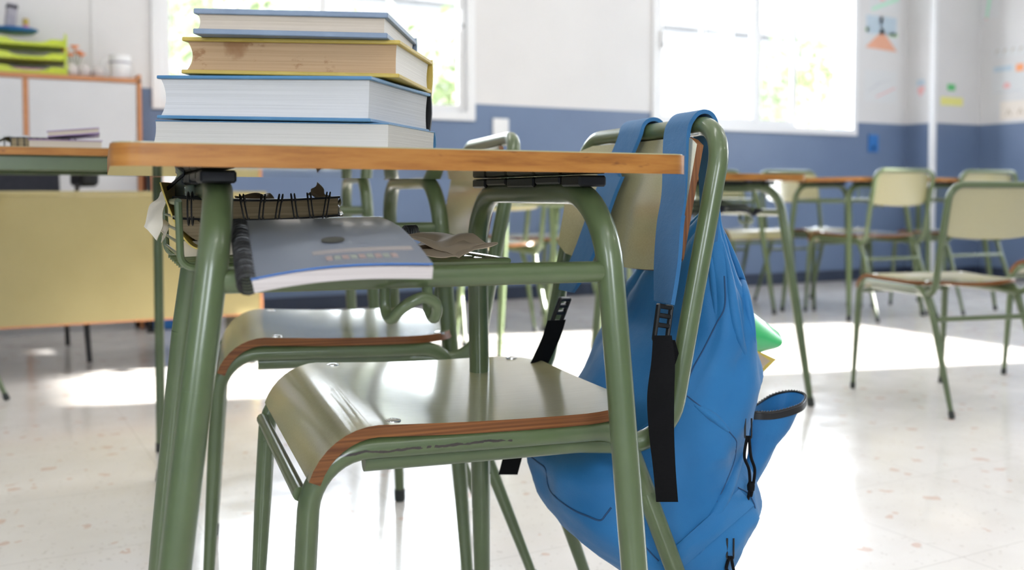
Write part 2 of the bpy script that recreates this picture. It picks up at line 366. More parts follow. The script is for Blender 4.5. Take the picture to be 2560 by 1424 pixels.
def ribbon(pts, width, thick, side, n=8):
    """flat band along a 3-D path; side = list of width directions (or one)"""
    c = spline(pts, n); sd = side if isinstance(side, list) else [side]*len(pts); ss = spline(sd, n)
    ws = width if isinstance(width, list) else [width]*len(pts); wl = spline([(w, 0, 0) for w in ws], n)
    P = []
    for p, s_, w in zip(c, ss, wl):
        s_ = Vector(s_).normalized(); P.append([p-s_*w.x/2+s_*w.x*k/4 for k in range(5)])
    mb = MB(); mb.grid(P, thick); return mb

# ------------------------------------------------------------------ room
WY = 5.57; WX = 7.2; RY = -3.2; LX = -3.0; WT = 0.22
WIN = [(0.87, 2.77), (4.12, 6.08)]; WZ0, WZ1 = 1.121, 2.45
mb = MB().box((LX-0.3, RY-0.3, -0.1), (WX+0.3, WY+WT, 0)); struct('floor', mb, 'floor', smooth=False)
mb = MB().box((LX-0.3, RY-0.3, CEIL), (WX+0.3, WY+WT, CEIL+0.15)); struct('ceiling', mb, 'white', smooth=False)
def wall_with_holes(name, along, p0, p1, c0, c1, holes, z0=0, z1=CEIL):
    mb = MB(); xs = [p0]+[q for h in holes for q in (h[0], h[1])]+[p1]
    def bx(a, b, za, zb):
        if along == 'x': mb.box((a, c0, za), (b, c1, zb))
        else: mb.box((c0, a, za), (c1, b, zb))
    for i in range(0, len(xs), 2): bx(xs[i], xs[i+1], z0, z1)
    for h in holes: bx(h[0], h[1], z0, h[2]); bx(h[0], h[1], h[3], z1)
    return struct(name, mb, 'wall', smooth=False)
wall_with_holes('wall_back', 'x', LX-0.3, WX+0.3, WY, WY+WT, [(a, b, WZ0, WZ1) for a, b in WIN])
RH = [(1.50, 2.88, 1.1, 2.45)]
wall_with_holes('wall_right', 'y', RY, WY, WX, WX+WT, RH)
wall_with_holes('wall_front', 'x', LX-0.3, WX+0.3, RY-WT, RY, [(-1.5, -0.4, 1.0, 2.45)])
wall_with_holes('wall_left', 'y', RY, WY, LX-WT, LX, [(-2.2, -1.3, 1.0, 2.45)])
CX0, CY0 = 6.65, 5.32
mb = MB().box((CX0, CY0, 0), (WX, WY, CEIL)); struct('trim_1', mb, 'wall', smooth=False)      # boxed column in the corner
mb = MB().box((LX, WY-0.012, 0), (CX0, WY, 0.085), bev=0.003); struct('baseboard_back', mb, 'baseb')
mb = MB().box((CX0-0.012, CY0-0.012, 0), (CX0, WY-0.012, 0.085)).box((CX0-0.012, CY0-0.012, 0), (WX, CY0, 0.085)); struct('baseboard_column', mb, 'baseb')
mb = MB().box((WX-0.012, RY, 0), (WX, CY0-0.012, 0.085)); struct('baseboard_right', mb, 'baseb')
mb = MB().box((CX0-0.022, CY0-0.022, 0), (CX0+0.022, CY0+0.022, CEIL), bev=0.005); struct('trim_2', mb, 'alu')   # white corner guard
px_ = at(232, 100, Y=WY).x
mb = MB().box((px_-0.009, WY-0.006, 0.0), (px_+0.009, WY, CEIL), bev=0.002); struct('trim_3', mb, 'wall')
def window(n, x0, x1, bars, sash):
    f = MB(); y0, y1 = WY-0.02, WY+0.05
    def fr(a, b, c, d, w, ya, yb, mb):
        mb.box((a, ya, c), (a+w, yb, d), bev=0.003); mb.box((b-w, ya, c), (b, yb, d), bev=0.003)
        mb.box((a+w, ya, c), (b-w, yb, c+w), bev=0.003); mb.box((a+w, ya, d-w), (b-w, yb, d), bev=0.003)
    fr(x0, x1, WZ0, WZ1, 0.05, y0, y1, f)
    for a, b, off in sash: fr(a, b, WZ0+0.05, WZ1-0.05, 0.045, WY+0.0+off, WY+0.022+off, f)
    for xb, w in bars: f.box((xb-w/2, WY+0.0, WZ0+0.09), (xb+w/2, WY+0.02, WZ1-0.09), bev=0.003)
    f.box((x0, y1, WZ0-0.0), (x1, WY+WT+0.02, WZ0+0.03))
    o = struct('window_%d' % n, f, 'alu')
    for a, b, off in sash:
        MB().box((a+0.045, WY+0.009+off, WZ0+0.095), (b-0.045, WY+0.013+off, WZ1-0.095)).build('glass_pane', 'glass', o, smooth=False)
    return o
w1 = window(1, *WIN[0], [(1.32, 0.02)], [(0.92, 1.83, 0.0), (1.79, 2.72, 0.024)])
w2 = window(2, *WIN[1], [(at(1758, 200, Y=WY).x, 0.035)], [(4.17, at(1900, 200, Y=WY).x+0.01, 0.0), (at(1884, 200, Y=WY).x, at(1998, 200, Y=WY).x, 0.024)])
for par, px, py in ((w2, 1988, 130), (w2, 1650, 100), (w1, 1150, 52)):
    p = at(px, py, Y=WY-0.01); MB().box((p.x-0.012, WY-0.05, p.z-0.06), (p.x+0.012, WY-0.018, p.z+0.06), bev=0.004).box((p.x-0.006, WY-0.052, p.z-0.05), (p.x+0.006, WY-0.045, p.z-0.025), 1).build('window_latch', ['alu', 'black'], par)
for i, (x, y) in enumerate(FILL_LAMPS):  # fixtures and their area lights are added out of view to brighten the room
    t = thing('ceiling_fill_light', 'unseen added fill light shaped as a white fluorescent fixture under the ceiling', 'fill light', (x, y, CEIL-0.06), 0, 'added fill lights in two rows')
    MB().box((-0.65, -0.16, 0), (0.65, 0.16, 0.06), bev=0.01).build('housing', 'whiteplastic', t)
    MB().box((-0.62, -0.13, -0.012), (0.62, 0.13, -0.001)).build('diffuser', 'lamp', t, smooth=False)
    ld = bpy.data.lights.new('fill_light', 'AREA'); lo = bpy.data.objects.new('fill_light', ld); COL.objects.link(lo); lo.parent = t
    ld.shape = 'RECTANGLE'; ld.size = 1.2; ld.size_y = 0.24; ld.energy = FILL_LAMP_W; ld.color = (1, 0.985, 0.96); lo.location = (0, 0, -0.02)

# ------------------------------------------------------------------ chair (local: back towards +x, floor at z=0)
SEAT = 0.434
def make_chair(name='school_chair', worn=False):
    g = 'green_worn' if worn else 'green'; t = thing(name, 'x', 'chair')
    R_ = 0.0115
    # seat: flat plywood shell that rolls down at the front, round back corners
    prof = []                                         # (x, z) along the centre line
    for k in range(9):
        a = math.radians(72)*(1-k/8); prof.append((-0.115-0.075*math.sin(a), SEAT-0.075*(1-math.cos(a))))
    for k in range(1, 21):
        x = -0.115+0.310*k/20; prof.append((x, SEAT-0.004*math.sin(PI*k/20)-0.004*k/20))
    rows = []
    for x, z in prof:
        hw = 0.203; xb = 0.195; Rc = 0.075
        if x > xb-Rc: hw = 0.203-Rc+math.sqrt(max(0, Rc*Rc-(x-xb+Rc)**2))*0.98
        hw -= 0.004*max(0, 1-abs(x-0.02)/0.2)
        row = []
        for j in range(17):
            v = -1+2*j/16; row.append((x+(0.010*(1-v*v) if x > 0.1 else 0)*(x-0.1)/0.095, v*hw, z-0.006*(1-v*v)*min(1, max(0, (x+0.12)/0.1))))
        rows.append(row)
    MB().grid([r[::1] for r in rows], 0.0125, 0, 1, 0).build('seat', ['seat', 'ply'], t, sharp=50)
    # bolts
    for bx_, by in ((-0.096, -0.182), (-0.096, 0.182), (0.165, -0.176), (0.165, 0.176)):
        z = SEAT-0.001 if bx_ < 0 else SEAT-0.005
        MB().lathe([(0.0, 0.0022), (0.0035, 0.0022), (0.0085, 0.0006), (0.009, -0.0025)][::-1], (bx_, by, z), 14).build('seat_bolt', 'steel', t)
    for s in (-1, 1):
        y = s*0.189; zc = SEAT-0.0125-R_-0.001
        # side rail with its two bends
        rail = fillet([(-0.186, y, 0.335), (-0.181, y, zc), (0.165, y, zc-0.004), (0.20, y*0.955, 0.328)], [0.062, 0.05], 9)
        MB().tube(rail, R_, 16).build('seat_rail', g, t)
        ft = [(-0.206, y*1.03, 0.012), (-0.186, y, 0.335)]; rt = [(0.32, y*1.05, 0.012), (0.20, y*0.955, 0.328)]
        for a, b in (ft, rt):
            a, b = Vector(a), Vector(b); pts = [a+(b-a)*k/5 for k in range(6)]
            lg = MB().tube(pts, [0.0078, 0.0088, 0.0098, 0.0108, R_, R_], 14).build('leg', g, t)
            d = (b-a).normalized(); MB().tube([a-d*0.012, a-d*0.010, a+d*0.010, a+d*0.012], [0.008, 0.0098, 0.0098, 0.0085], 12).build('rubber_foot', 'rubber', lg)
    zb = 0.387
    half = [(-0.125, 0.172, zb+0.004), (0.12, 0.172, zb+0.002), (0.222, 0.192, zb-0.004), (0.255, 0.194, 0.56), (0.293, 0.194, 0.750)]
    pts = fillet([(x, -y, z) for x, y, z in half]+[(x, y, z) for x, y, z in half[::-1]], [0.08, 0.065, 0.5, 0.052, 0.052, 0.5, 0.065, 0.08], 9)
    MB().tube(pts, R_, 16).build('back_frame', g, t)
    # curved plywood backrest on the seat side of the frame
    rows = []
    for i in range(13):
        v = i/12; row = []
        for j in range(17):
            u = -1+2*j/16; zt = 0.737-0.012*max(0, abs(u)-0.8)*5; zl = 0.571+0.012*abs(u)**2.2+0.03*max(0, abs(u)-0.85)**1.5*6
            z = zl+(zt-zl)*v; xc = 0.258+(z-0.56)*0.19; row.append((xc-0.017+0.020*(1-u*u), u*0.181, z))
        rows.append(row)
    MB().grid(rows, -0.008, 0, 1, 0).build('backrest', ['seat', 'plyv'], t, sharp=50)
    for s in (-1, 1):
        for z in (0.602, 0.705):
            xc = 0.258+(z-0.56)*0.19-0.0155; mt = Matrix.Rotation(-PI/2, 3, 'Y')
            MB().lathe([(0.0085, 0.0), (0.008, 0.0022), (0.003, 0.003), (0.0028, 0.0015), (0.0, 0.0015)], (xc, s*0.168, z), 14, 0, mtx=mt).build('backrest_bolt', 'steel', t)
    MB().tube([(-0.192, -0.181, 0.365), (-0.192, 0.181, 0.365)], 0.0075, 12).build('front_stretcher', g, t)
    MB().tube([(0.212, -0.178, 0.305), (0.212, 0.178, 0.305)], 0.0085, 12).build('rear_stretcher', g, t)
    return t
# ------------------------------------------------------------------ desk (local: long side along x, near long side at -y)
DT = 0.71
def rounded(x0, x1, y0, y1, r, n=6):
    out = []
    for cx, cy, a0 in ((x1-r, y0+r, -90), (x1-r, y1-r, 0), (x0+r, y1-r, 90), (x0+r, y0+r, 180)):
        for k in range(n+1):
            a = math.radians(a0+90*k/n); out.append((cx+r*math.cos(a), cy+r*math.sin(a)))
    return out
def make_desk(name='school_desk', L=0.543, Wd=0.45, top_e='woodedge', detail=True):
    t = thing(name, 'x', 'desk'); hx, hy = L/2, Wd/2; th = 0.0200; lx = hx-0.086
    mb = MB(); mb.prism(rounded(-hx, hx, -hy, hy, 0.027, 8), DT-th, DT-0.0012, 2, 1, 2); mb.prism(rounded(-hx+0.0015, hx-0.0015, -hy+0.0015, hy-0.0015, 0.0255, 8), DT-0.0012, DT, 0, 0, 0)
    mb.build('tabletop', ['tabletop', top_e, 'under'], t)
    R_ = 0.0137; zt = DT-th-0.004-R_
    for s in (-1, 1):
        x = s*lx+(0.0055 if s > 0 else 0.004); df = 0.018 if s < 0 else 0.0; fx = x+s*(0.088 if s < 0 else 0.034)
        yk = 0.185
        kx = 0.0235 if s < 0 else 0.009; top = [(x+s*kx, -yk-0.016, 0.50), (x, -yk, zt), (x+df, yk, zt), (x+df+s*kx, yk+0.016, 0.50)]
        MB().tube(fillet(top, [0.085, 0.085], 10), R_, 16).build('end_frame', 'green', t)
        for q in (-1, 1):
            kx = 0.0235 if s < 0 else 0.009; a = Vector((fx+(0.035 if s < 0 and q > 0 else 0), q*(yk+0.060), 0.013)); b = Vector((x+s*kx+(df if q > 0 else 0), q*(yk+0.016), 0.50))
            pts = [a+(b-a)*k/6 for k in range(7)]
            lg = MB().tube(pts, [0.0098, 0.0108, 0.0122, 0.0134, R_, R_, R_], 16).build('leg', 'green', t)
            d = (b-a).normalized(); MB().tube([a-d*0.013, a-d*0.011, a+d*0.012, a+d*0.014], [0.010, 0.0118, 0.0118, 0.010], 12).build('rubber_foot', 'rubber', lg)
        # black plastic saddles between top and frame
        mb = MB()
        for k, (ya, yb) in enumerate(((-0.160, -0.115), (-0.110, -0.045), (-0.040, 0.040), (0.045, 0.110), (0.115, 0.160))):
            mb.box((x-0.0158, ya, DT-th-0.0125+0.003*(k % 2)), (x+0.0158, yb, DT-th-0.0008), bev=0.002)
        mb.build('plastic_saddle', 'black', t)
    zr = 0.592
    for q in (-1, 1):
        y = q*0.190
        MB().tube([(-lx-0.004, y, zr), (lx+0.004, y, zr)], 0.0108, 14).build('long_rail', 'green', t)
        for s in (-1, 1):
            pass
    if detail:
        mb = MB(); w = 0.0036
        yb0, yb1 = -0.065, 0.165
        for k in range(8):
            y = yb0+(yb1-yb0)*k/7
            P = fillet([(-lx-0.024, y, 0.660), (-lx-0.022, y, 0.596), (lx-0.05, y, 0.596)], [0.013], 5) if k in (0, 7) else [(-lx-0.022, y, 0.596), (lx-0.05, y, 0.596)]
            mb.tube(P, 0.002 if 0 < k < 7 else w, 8)
        for z in (0.608, 0.620, 0.632, 0.644): mb.tube([(-lx-0.023, yb0, z), (-lx-0.023, yb1, z)], 0.0016, 8)
        for x, z in ((-lx-0.024, 0.660), (-0.12, 0.594), (0.0, 0.594), (0.12, 0.594), (lx-0.05, 0.596)): mb.tube([(x, yb0, z), (x, yb1, z)], w, 8)
        mb.build('wire_basket', 'green', t)
    # bag hook hanging from the near rail
    hxp = -0.014; zh = 0.005
    h = [(hxp-0.0235, -0.190, zr), (hxp-0.0235, -0.190, 0.562), (hxp-0.0225, -0.196, 0.552), (hxp-0.0205, -0.204, 0.5505), (hxp-0.0165, -0.212, 0.558), (hxp-0.007, -0.217, 0.566), (hxp+0.005, -0.218, 0.570),
         (hxp+0.016, -0.216, 0.565), (hxp+0.0195, -0.212, 0.558), (hxp+0.0195, -0.205, 0.5495), (hxp+0.0185, -0.197, 0.552), (hxp+0.0175, -0.190, 0.562), (hxp+0.0175, -0.190, zr)]
    h = [(a, b, c+(zh if c < 0.59 else 0)) for a, b, c in h]
    MB().tube(spline(h, 6), 0.0052, 12).build('bag_hook', 'green', t)
    return t

GCH = 'green school chairs in the classroom'; GDK = 'wood edged school desks with green frames'
def place(o, x, y, deg, sc, label, group=None):
    o.location = (x, y, 0); o.rotation_euler = (0, 0, math.radians(deg)); o.scale = (sc, sc, sc); o['label'] = label
    if group: o['group'] = group
    return o
# main chair: its front near bolt is the anchor
ch1 = make_chair('school_chair', True)
ang = math.radians(-8.7); P = at(982, 1048, Z=SEAT)
loc = P - Matrix.Rotation(ang, 3, 'Z') @ Vector((-0.096, -0.182, 0))
place(ch1, loc.x, loc.y, -8.7, 1, 'nearest school chair with scratched green tube and glossy seat, the blue backpack on its back', GCH)
CH1 = Matrix.Translation((loc.x, loc.y, 0)) @ Matrix.Rotation(ang, 4, 'Z'); CH1R = CH1.to_3x3()
def chp(x, y, z): return CH1 @ Vector((x, y, z))
def cpl(px, py, x=None, y=None):
    if x is not None: return at(px, py, plane=(chp(x, 0, 0), CH1R @ Vector((1, 0, 0))))
    return at(px, py, plane=(chp(0, y, 0), CH1R @ Vector((0, 1, 0))))
chair0 = make_chair('school_chair'); first = [True]
def chair_at(x, y, deg, sc, label):
    o = chair0 if first[0] else copy_tree(chair0); first[0] = False
    return place(o, x, y, deg, sc, label, GCH)
FEET = {'FL': (-0.206, -0.193), 'FR': (-0.206, 0.193), 'RL': (0.32, -0.198), 'RR': (0.32, 0.198)}
def chair_feet(k1, p1, k2, p2, sc, label):
    a = at(*p1, Z=0); b = at(*p2, Z=0); l1 = Vector(FEET[k1]); l2 = Vector(FEET[k2])
    an = math.atan2((b-a).y, (b-a).x)-math.atan2((l2-l1).y, (l2-l1).x)
    o = a - Matrix.Rotation(an, 3, 'Z') @ Vector((l1.x, l1.y, 0))*sc
    return chair_at(o.x, o.y, math.degrees(an), sc, label)
sc2 = 1.02; P = at(692, 838, Z=SEAT*sc2); a2 = math.radians(-13.6)
loc = P - Matrix.Rotation(a2, 3, 'Z') @ Vector((-0.096, -0.182, 0))*sc2
chair_at(loc.x, loc.y, math.degrees(a2), sc2, 'school chair directly behind the nearest one, its pale seat higher up in view')
dsk = make_desk('school_desk')
A0 = at(262, 354.5, Z=DT); angA = math.radians(-6.3)
loc = A0 + Matrix.Rotation(angA, 3, 'Z') @ Vector((0.2715, 0.225, 0))
place(dsk, loc.x, loc.y, math.degrees(angA), 1, 'nearest school desk with a wooden edge and a stack of four books on top', GDK)
dsk.rotation_euler = (0, math.radians(0.3), angA)
DSK = Matrix.Translation((loc.x, loc.y, 0)) @ Matrix.Rotation(angA, 4, 'Z')
def desk_at(x, y, deg, sc, label):
    o = copy_tree(dsk); o.rotation_euler = (0, 0, 0); return place(o, x, y, deg, sc, label, GDK)
desk_at(0.55, 1.80, -9, 1.03, 'school desk right behind the nearest desk, mostly hidden by it, over the second pale seat')
desk_at(0.72, 2.61, -12, 1.06, 'school desk third in line behind the nearest desk, only its thin legs showing')
# right-hand group
chair_feet('FL', (2133, 970), 'FR', (2372, 955), 0.93, 'dark shaded school chair standing alone at the right, seen from behind')
chair_feet('RL', (2194, 806), 'RR', (2352, 795), 1.06, 'brightly lit school chair with cream backrest, pushed up to the far right desks')
chair_feet('RL', (2408, 788), 'RR', (2575, 778), 1.06, 'school chair whose backrest top shows above the shaded chair, at the right picture edge')
chair_feet('FR', (1835, 783), 'FL', (1982, 775), 1.08, 'school chair facing the camera behind the wooden edged desk right of the backpack')
chair_feet('FR', (2036, 776), 'FL', (2190, 768), 1.08, 'school chair facing the camera, half hidden by the brightly lit chair')
chair_feet('FL', (2510, 935), 'FR', (2690, 915), 1.0, 'school chair cut off by the right picture edge, only splayed legs beside the shaded chair')
p = at(2015, 1008, Z=0)
desk_at(p.x-0.26, p.y+0.25, 88, 1.03, 'school desk right of the blue backpack, nearest of the right-hand group')
p = at(2130, 803, Z=0)
desk_at(p.x+0.26, p.y+0.27, 90, 1.07, 'far school desk that the brightly lit chair is pushed up to')
desk_at(p.x+0.85, p.y+0.25, 90, 1.07, 'far school desk at the right end of the row, behind the shaded chair')
desk_at(p.x-0.40, p.y+0.72, 90, 1.07, 'far school desk by the blue wall, between the two chairs facing the camera')
bp_ = at(1850, 500, d=3.05); fq = lambda u, v: Vector((bp_.x-0.13+0.26*u, bp_.y+0.02+0.2*v, 0.618+0.035*math.sin(PI*u)*math.sin(PI*v)))
JK = (bp_, fq)
# middle group seen through the frames
desk_at(2.12, 3.72, 86, 1.05, 'school desk in the middle distance seen through the frame of the nearest desk')
desk_at(2.72, 3.95, 90, 1.05, 'school desk in the middle distance, right behind the backpack chair')
chair_feet('RL', (1338, 831), 'RR', (1522, 815), 1.06, 'middle distance school chair with an orange-brown seat edge, seen between the desk legs')
chair_feet('FR', (1258, 819), 'RR', (1440, 876), 1.04, 'middle distance school chair turned sideways, its legs left of the backpack')
# left edge
chair_feet('RL', (15, 1000), 'FL', (-476, 1048), 1.0, 'school chair outside the left picture edge, only one splayed green leg showing')

# ------------------------------------------------------------------ books on the desk
rh = Vector((math.cos(YAW), -math.sin(YAW), 0)); fh = Vector((math.sin(YAW), math.cos(YAW), 0)); UP = Vector((0, 0, 1))
def book(label, px, py, z, beta, s, w, th, tau, cover, pgs, board=0.0022, over=0.003, spine=None, cup=0.004, lean=0.0, head=None):
    b = math.radians(beta); t_ = math.radians(tau)
    u = -rh*math.cos(b)+fh*math.sin(b); v = rh*math.sin(b)+fh*math.cos(b); u2 = u*math.cos(t_)+UP*math.sin(t_); n = UP*math.cos(t_)-u*math.sin(t_)
    P = at(px, py, d=z)-n*th
    e = bpy.data.objects.new('hardback_book', None); COL.objects.link(e); e.empty_display_size = 0.03
    e.matrix_world = Matrix((-u2, v, n)).transposed().to_4x4(); e.location = P
    tag(e, label, 'book', 'books stacked on the nearest desk')
    mb = MB(); mb.box((-s, 0, 0), (0, w, board), bev=0.0008); mb.box((-s+lean, 0, th-board), (0+0*lean, w, th), bev=0.0008)
    sp = [(-s, w-0.001, 0), (-s, w+0.003, th*0.25), (-s, w+0.0045, th*0.5), (-s, w+0.003, th*0.75), (-s, w-0.001, th)]
    mb.grid([sp, [(0, p[1], p[2]) for p in sp]], board, 1 if spine else 0)
    mb.build('cover', [cover]+([spine] if spine else []), e)
    rows = []
    for i in range(9):
        q = i/8; zz = board+(th-2*board)*q; c = cup*4*q*(1-q); x0 = -s+over+lean*q+c; x1 = -over+0.0-c*0.35+0.5*0
        rows.append([(x0, w-0.0015, zz), (x0, over+c, zz), (x1, over+c, zz), (x1, w-0.0015, zz)])
    mb = MB(); vs = [p for r in rows for p in r]
    fs = [(i*4+j, i*4+(j+1) % 4, (i+1)*4+(j+1) % 4, (i+1)*4+j) for i in range(8) for j in range(4)]
    mb.add(vs, fs, [1 if j == 2 and head else 0 for i in range(8) for j in range(4)]); mb.build('pages', [pgs, head or pgs], e, sharp=30)
    return e
book('lowest book of the stack, thick white pages between thin blue covers, resting on the desk', 972, 308, 1.0, 14, 0.268, 0.146, 0.0285, 1.7, 'cv_sky', 'pg_grey', 0.0012, 0.0008, None, 0.001, 0.003)
book('thick hardback with sky blue covers, white pages and a black spine, second from the bottom', 928, 190, 0.998, 14.5, 0.243, 0.18, 0.0455, 1.9, 'cv_sky', 'pg_white', 0.0036, 0.0035, 'black', 0.0035, -0.001)
book('yellow hardback with stained brownish yellow page edges, third from the bottom', 1000, 100, 1.03, 7, 0.236, 0.165, 0.0385, 1.9, 'cv_yel', 'pg_tan', 0.0042, 0.0045, None, 0.004, 0.0, 'pg_head_lit')
book('topmost book of the stack, grey-blue hardback with cream pages', 970, 31, 1.02, 3.5, 0.203, 0.185, 0.0262, 1.9, 'cv_blue', 'pg_cream', 0.0055, 0.0040, None, 0.0015, 0.0, 'pg_head_lit')

# ------------------------------------------------------------------ things in the wire basket
def wthing(name, label, cat, base, group=None): return thing(name, label, cat, base, 0, group)
FLp, FRp, BRp, BLp = at(612, 694, d=0.765), at(1083, 668, d=0.80), at(948, 546, d=1.0), at(592, 556, d=0.95)
base = (FLp+FRp+BRp+BLp)/4-Vector((0, 0, 0.012)); nb = wthing('spiral_notebook', 'grey-blue covered spiral notebook with black coil, sticking out under the nearest desk', 'notebook', base)
def nbp(u, v, dz=0.0):
    a = FLp.lerp(FRp, u); b = BLp.lerp(BRp, u); p = a.lerp(b, v); n = (FRp-FLp).cross(BLp-FLp).normalized()
    return p+n*(dz+0.0035*math.sin(PI*u)*(1-v)-0.004*(1-u)**4*(1-v)+0.006*math.sin(PI*v)*(0.3+u))
def gridf(f, nu, nv, u0=0, u1=1, v0=0, v1=1): return [[f(u0+(u1-u0)*i/nu, v0+(v1-v0)*j/nv) for j in range(nv+1)] for i in range(nu+1)]
def flip(P): return [r[::-1] for r in P]
MB().grid(gridf(lambda u, v: nbp(u, v, 0), 14, 10, 0.035, 1.0, 0.0, 1), 0.0098).build('pages', 'notepage', nb, off=base)
M['nbcover'] = plain_var('notebook_cover', (0.16, 0.18, 0.22), (0.20, 0.22, 0.26), 4, 0.3, (1, 1, 1), 0.3); M['nbblue'] = mat('blue_cover_edge', (0.03, 0.16, 0.50), 0.4)
MB().grid(gridf(lambda u, v: nbp(u, v, 0.0018+0.0012*u*(1-v)), 14, 10, 0.03, 1.0, 0.004, 1), 0.0012, 0, 1).build('cover', ['nbcover', 'nbblue'], nb, off=base)
M['pt1'] = mat('printed_cream_band', (0.30, 0.27, 0.26), 0.4); M['pt2'] = mat('printed_coloured_letters', (0.32, 0.24, 0.22), 0.4); M['pt3'] = mat('printed_green_letters', (0.26, 0.28, 0.24), 0.4); M['pt4'] = mat('printed_dark_oval', (0.07, 0.07, 0.06), 0.4)
mb = MB()
mb.grid(gridf(lambda u, v: nbp(u, v, 0.0023+0.0012*u*(1-v)), 8, 1, 0.38, 0.95, 0.165, 0.215), 0.0004, 0)
for k in range(9): mb.grid(gridf(lambda u, v: nbp(u, v, 0.0023+0.0012*u*(1-v)), 1, 1, 0.44+0.045*k, 0.475+0.045*k, 0.075, 0.125), 0.0004, 1+k % 2)
ov = []
for r in (0.0001, 0.5, 1.0): ov.append([nbp(0.53+0.07*r*math.cos(a*PI/10), 0.36+0.05*r*math.sin(a*PI/10), 0.0034) for a in range(21)])
mb.grid(ov, 0.0, 3); mb.build('cover_print', ['pt1', 'pt2', 'pt3', 'pt4'], nb, off=base)
pts = []; T_ = 24
ax = (BLp-FLp); al = ax.length; ay = (FRp-FLp).normalized(); an = ay.cross(ax).normalized()
for k in range(T_*12+1):
    a = 2*PI*k/12; q = 0.01+0.98*k/(T_*12); c = nbp(0.018, q, -0.004); pts.append(c+ay*math.cos(a)*0.0085+an*math.sin(a)*0.0085)
MB().tube(pts, 0.0011, 6).build('coil_binding', 'black', nb, off=base)
# wire-bound sketchbook
p0, p1 = at(436, 545, d=1.02), at(845, 545, d=1.16)
ux = (p1-p0); ux.z = 0; Lx = ux.length; ux.normalize(); uy = (fh*0.95-rh*0.16).normalized()
def fr(o, x, y, z): return o+ux*x+uy*y+UP*z
sb = wthing('wire_bound_sketchbook', 'black covered wire-bound sketchbook with tan pages lying behind the spiral notebook', 'sketchbook', p0)
th_ = 0.021
def bxw(mb, o, a, b, mi=0, sag=0): 
    P = lambda x, y, z: fr(o, x, y, z)
    n = 10; rows = []
    for i in range(n+1):
        x = a[0]+(b[0]-a[0])*i/n; q = sag*math.sin(PI*i/n)
        rows.append([P(x, a[1], a[2]-q), P(x, b[1], a[2]-q), P(x, b[1], b[2]-q), P(x, a[1], b[2]-q)])
    vs = [p for r in rows for p in r]; fs = [(i*4+j, (i+1)*4+j, (i+1)*4+(j+1) % 4, i*4+(j+1) % 4) for i in range(n) for j in range(4)]
    fs += [(0, 1, 2, 3), tuple(n*4+j for j in (3, 2, 1, 0))]; mb.add(vs, fs, mi); return mb
o_ = p0
bxw(MB(), o_, (0, 0.003, 0.001), (Lx, 0.13, th_-0.001), 0, 0.0035).build('pages', 'brownpage', sb, off=p0)
mb = MB(); bxw(mb, o_, (-0.002, 0, th_-0.001), (Lx+0.003, 0.132, th_+0.0012), 0, 0.0035); bxw(mb, o_, (-0.002, 0, -0.0012), (Lx+0.003, 0.132, 0.001), 0, 0.0035); mb.build('cover', 'black', sb, off=p0)
for k in range(9):
    x = 0.018+(Lx-0.034)*k/8; sg = 0.0035*math.sin(PI*x/Lx)
    mb = MB()
    for dx in (-0.0022, 0.0022):
        loop = [fr(o_, x+dx+0.004*math.sin(k*1.7)*(math.sin(a)), -0.0025+0.0075*math.cos(a), th_/2-sg+(th_/2+0.0065)*math.sin(a)) for a in [2*PI*j/16 for j in range(16)]]
        mb.tube(loop, 0.0009, 6, closed=True)
    mb.build('binding_ring', 'black', sb, off=p0)
# stack under the sketchbook
def crumple(f, nu, nv, amp, sc, seed=0):
    P = gridf(f, nu, nv); out = []
    for r in P:
        out.append([p+Vector((noise.noise(p*sc+Vector((seed, 0, 0))), noise.noise(p*sc+Vector((0, seed+9, 0))), noise.noise(p*sc+Vector((0, 0, seed+5)))))*amp for p in r])
    return out
def quad(a, b, c, d): return lambda u, v: a.lerp(b, u).lerp(d.lerp(c, u), v)
def sheet(name, label, cat, px4, m, th=0.0008, amp=0.006, sc=40, seed=0, n=14, group=None, m2=None, curl=None):
    q = [at(x, y, d=d) for x, y, d in px4]; f = quad(*q); base = sum(q, Vector())/4
    if curl: g = f; f = lambda u, v: g(u, v)+UP*curl*math.sin(PI*u)*math.sin(PI*v)
    o = MB().grid(crumple(f, n, n, amp, sc, seed), th).build(name, m, None, off=base); o.location = base
    return tag(o, label, cat, group)
b2 = at(432, 600, d=1.06); bk = wthing('paperback_book', 'worn brown paperback with curled yellow cover under the black sketchbook', 'book', b2)
rows = []
for i in range(13):
    q = i/12; rows.append([at(428+80*q, 543+62*math.sin(q*1.5), d=1.05+0.02*q)+uy*0.15*j/4 for j in range(5)])
MB().grid(rows, -0.018, 0).build('pages', 'brownpage', bk, off=b2)
rows2 = [[at(402+95*q, 455+165*(1-(1-q)**1.9), d=1.05)+uy*0.14*j/4 for j in range(5)] for q in [i/14 for i in range(15)]]
MB().grid(rows2, 0.0015).build('cover', 'ochre', bk, off=b2)
b3 = at(455, 642, d=1.07); o = MB()
bxw(o, b3, (0, 0, 0), (0.20, 0.13, 0.0165)); bb = o.build('paper_pad', 'cream', None, off=b3); bb.location = b3; tag(bb, 'white paper pad lying at the bottom of the wire basket behind the desk leg', 'paper pad')
sheet('kraft_paper_sheet', 'loose brown paper sheet sticking out of the basket to the right of the spiral notebook', 'paper', [(985, 596, 1.12), (1150, 640, 1.02), (1240, 606, 1.10), (1110, 584, 1.24)], 'kraft', 0.0009, 0.010, 22, 3, 16)
sheet('kraft_paper_flap', 'folded lower flap of brown paper under the loose sheet right of the notebook', 'paper', [(1010, 632, 1.08), (1150, 642, 1.0), (1238, 608, 1.08), (1060, 600, 1.2)], 'kraft', 0.0008, 0.006, 30, 8, 12)
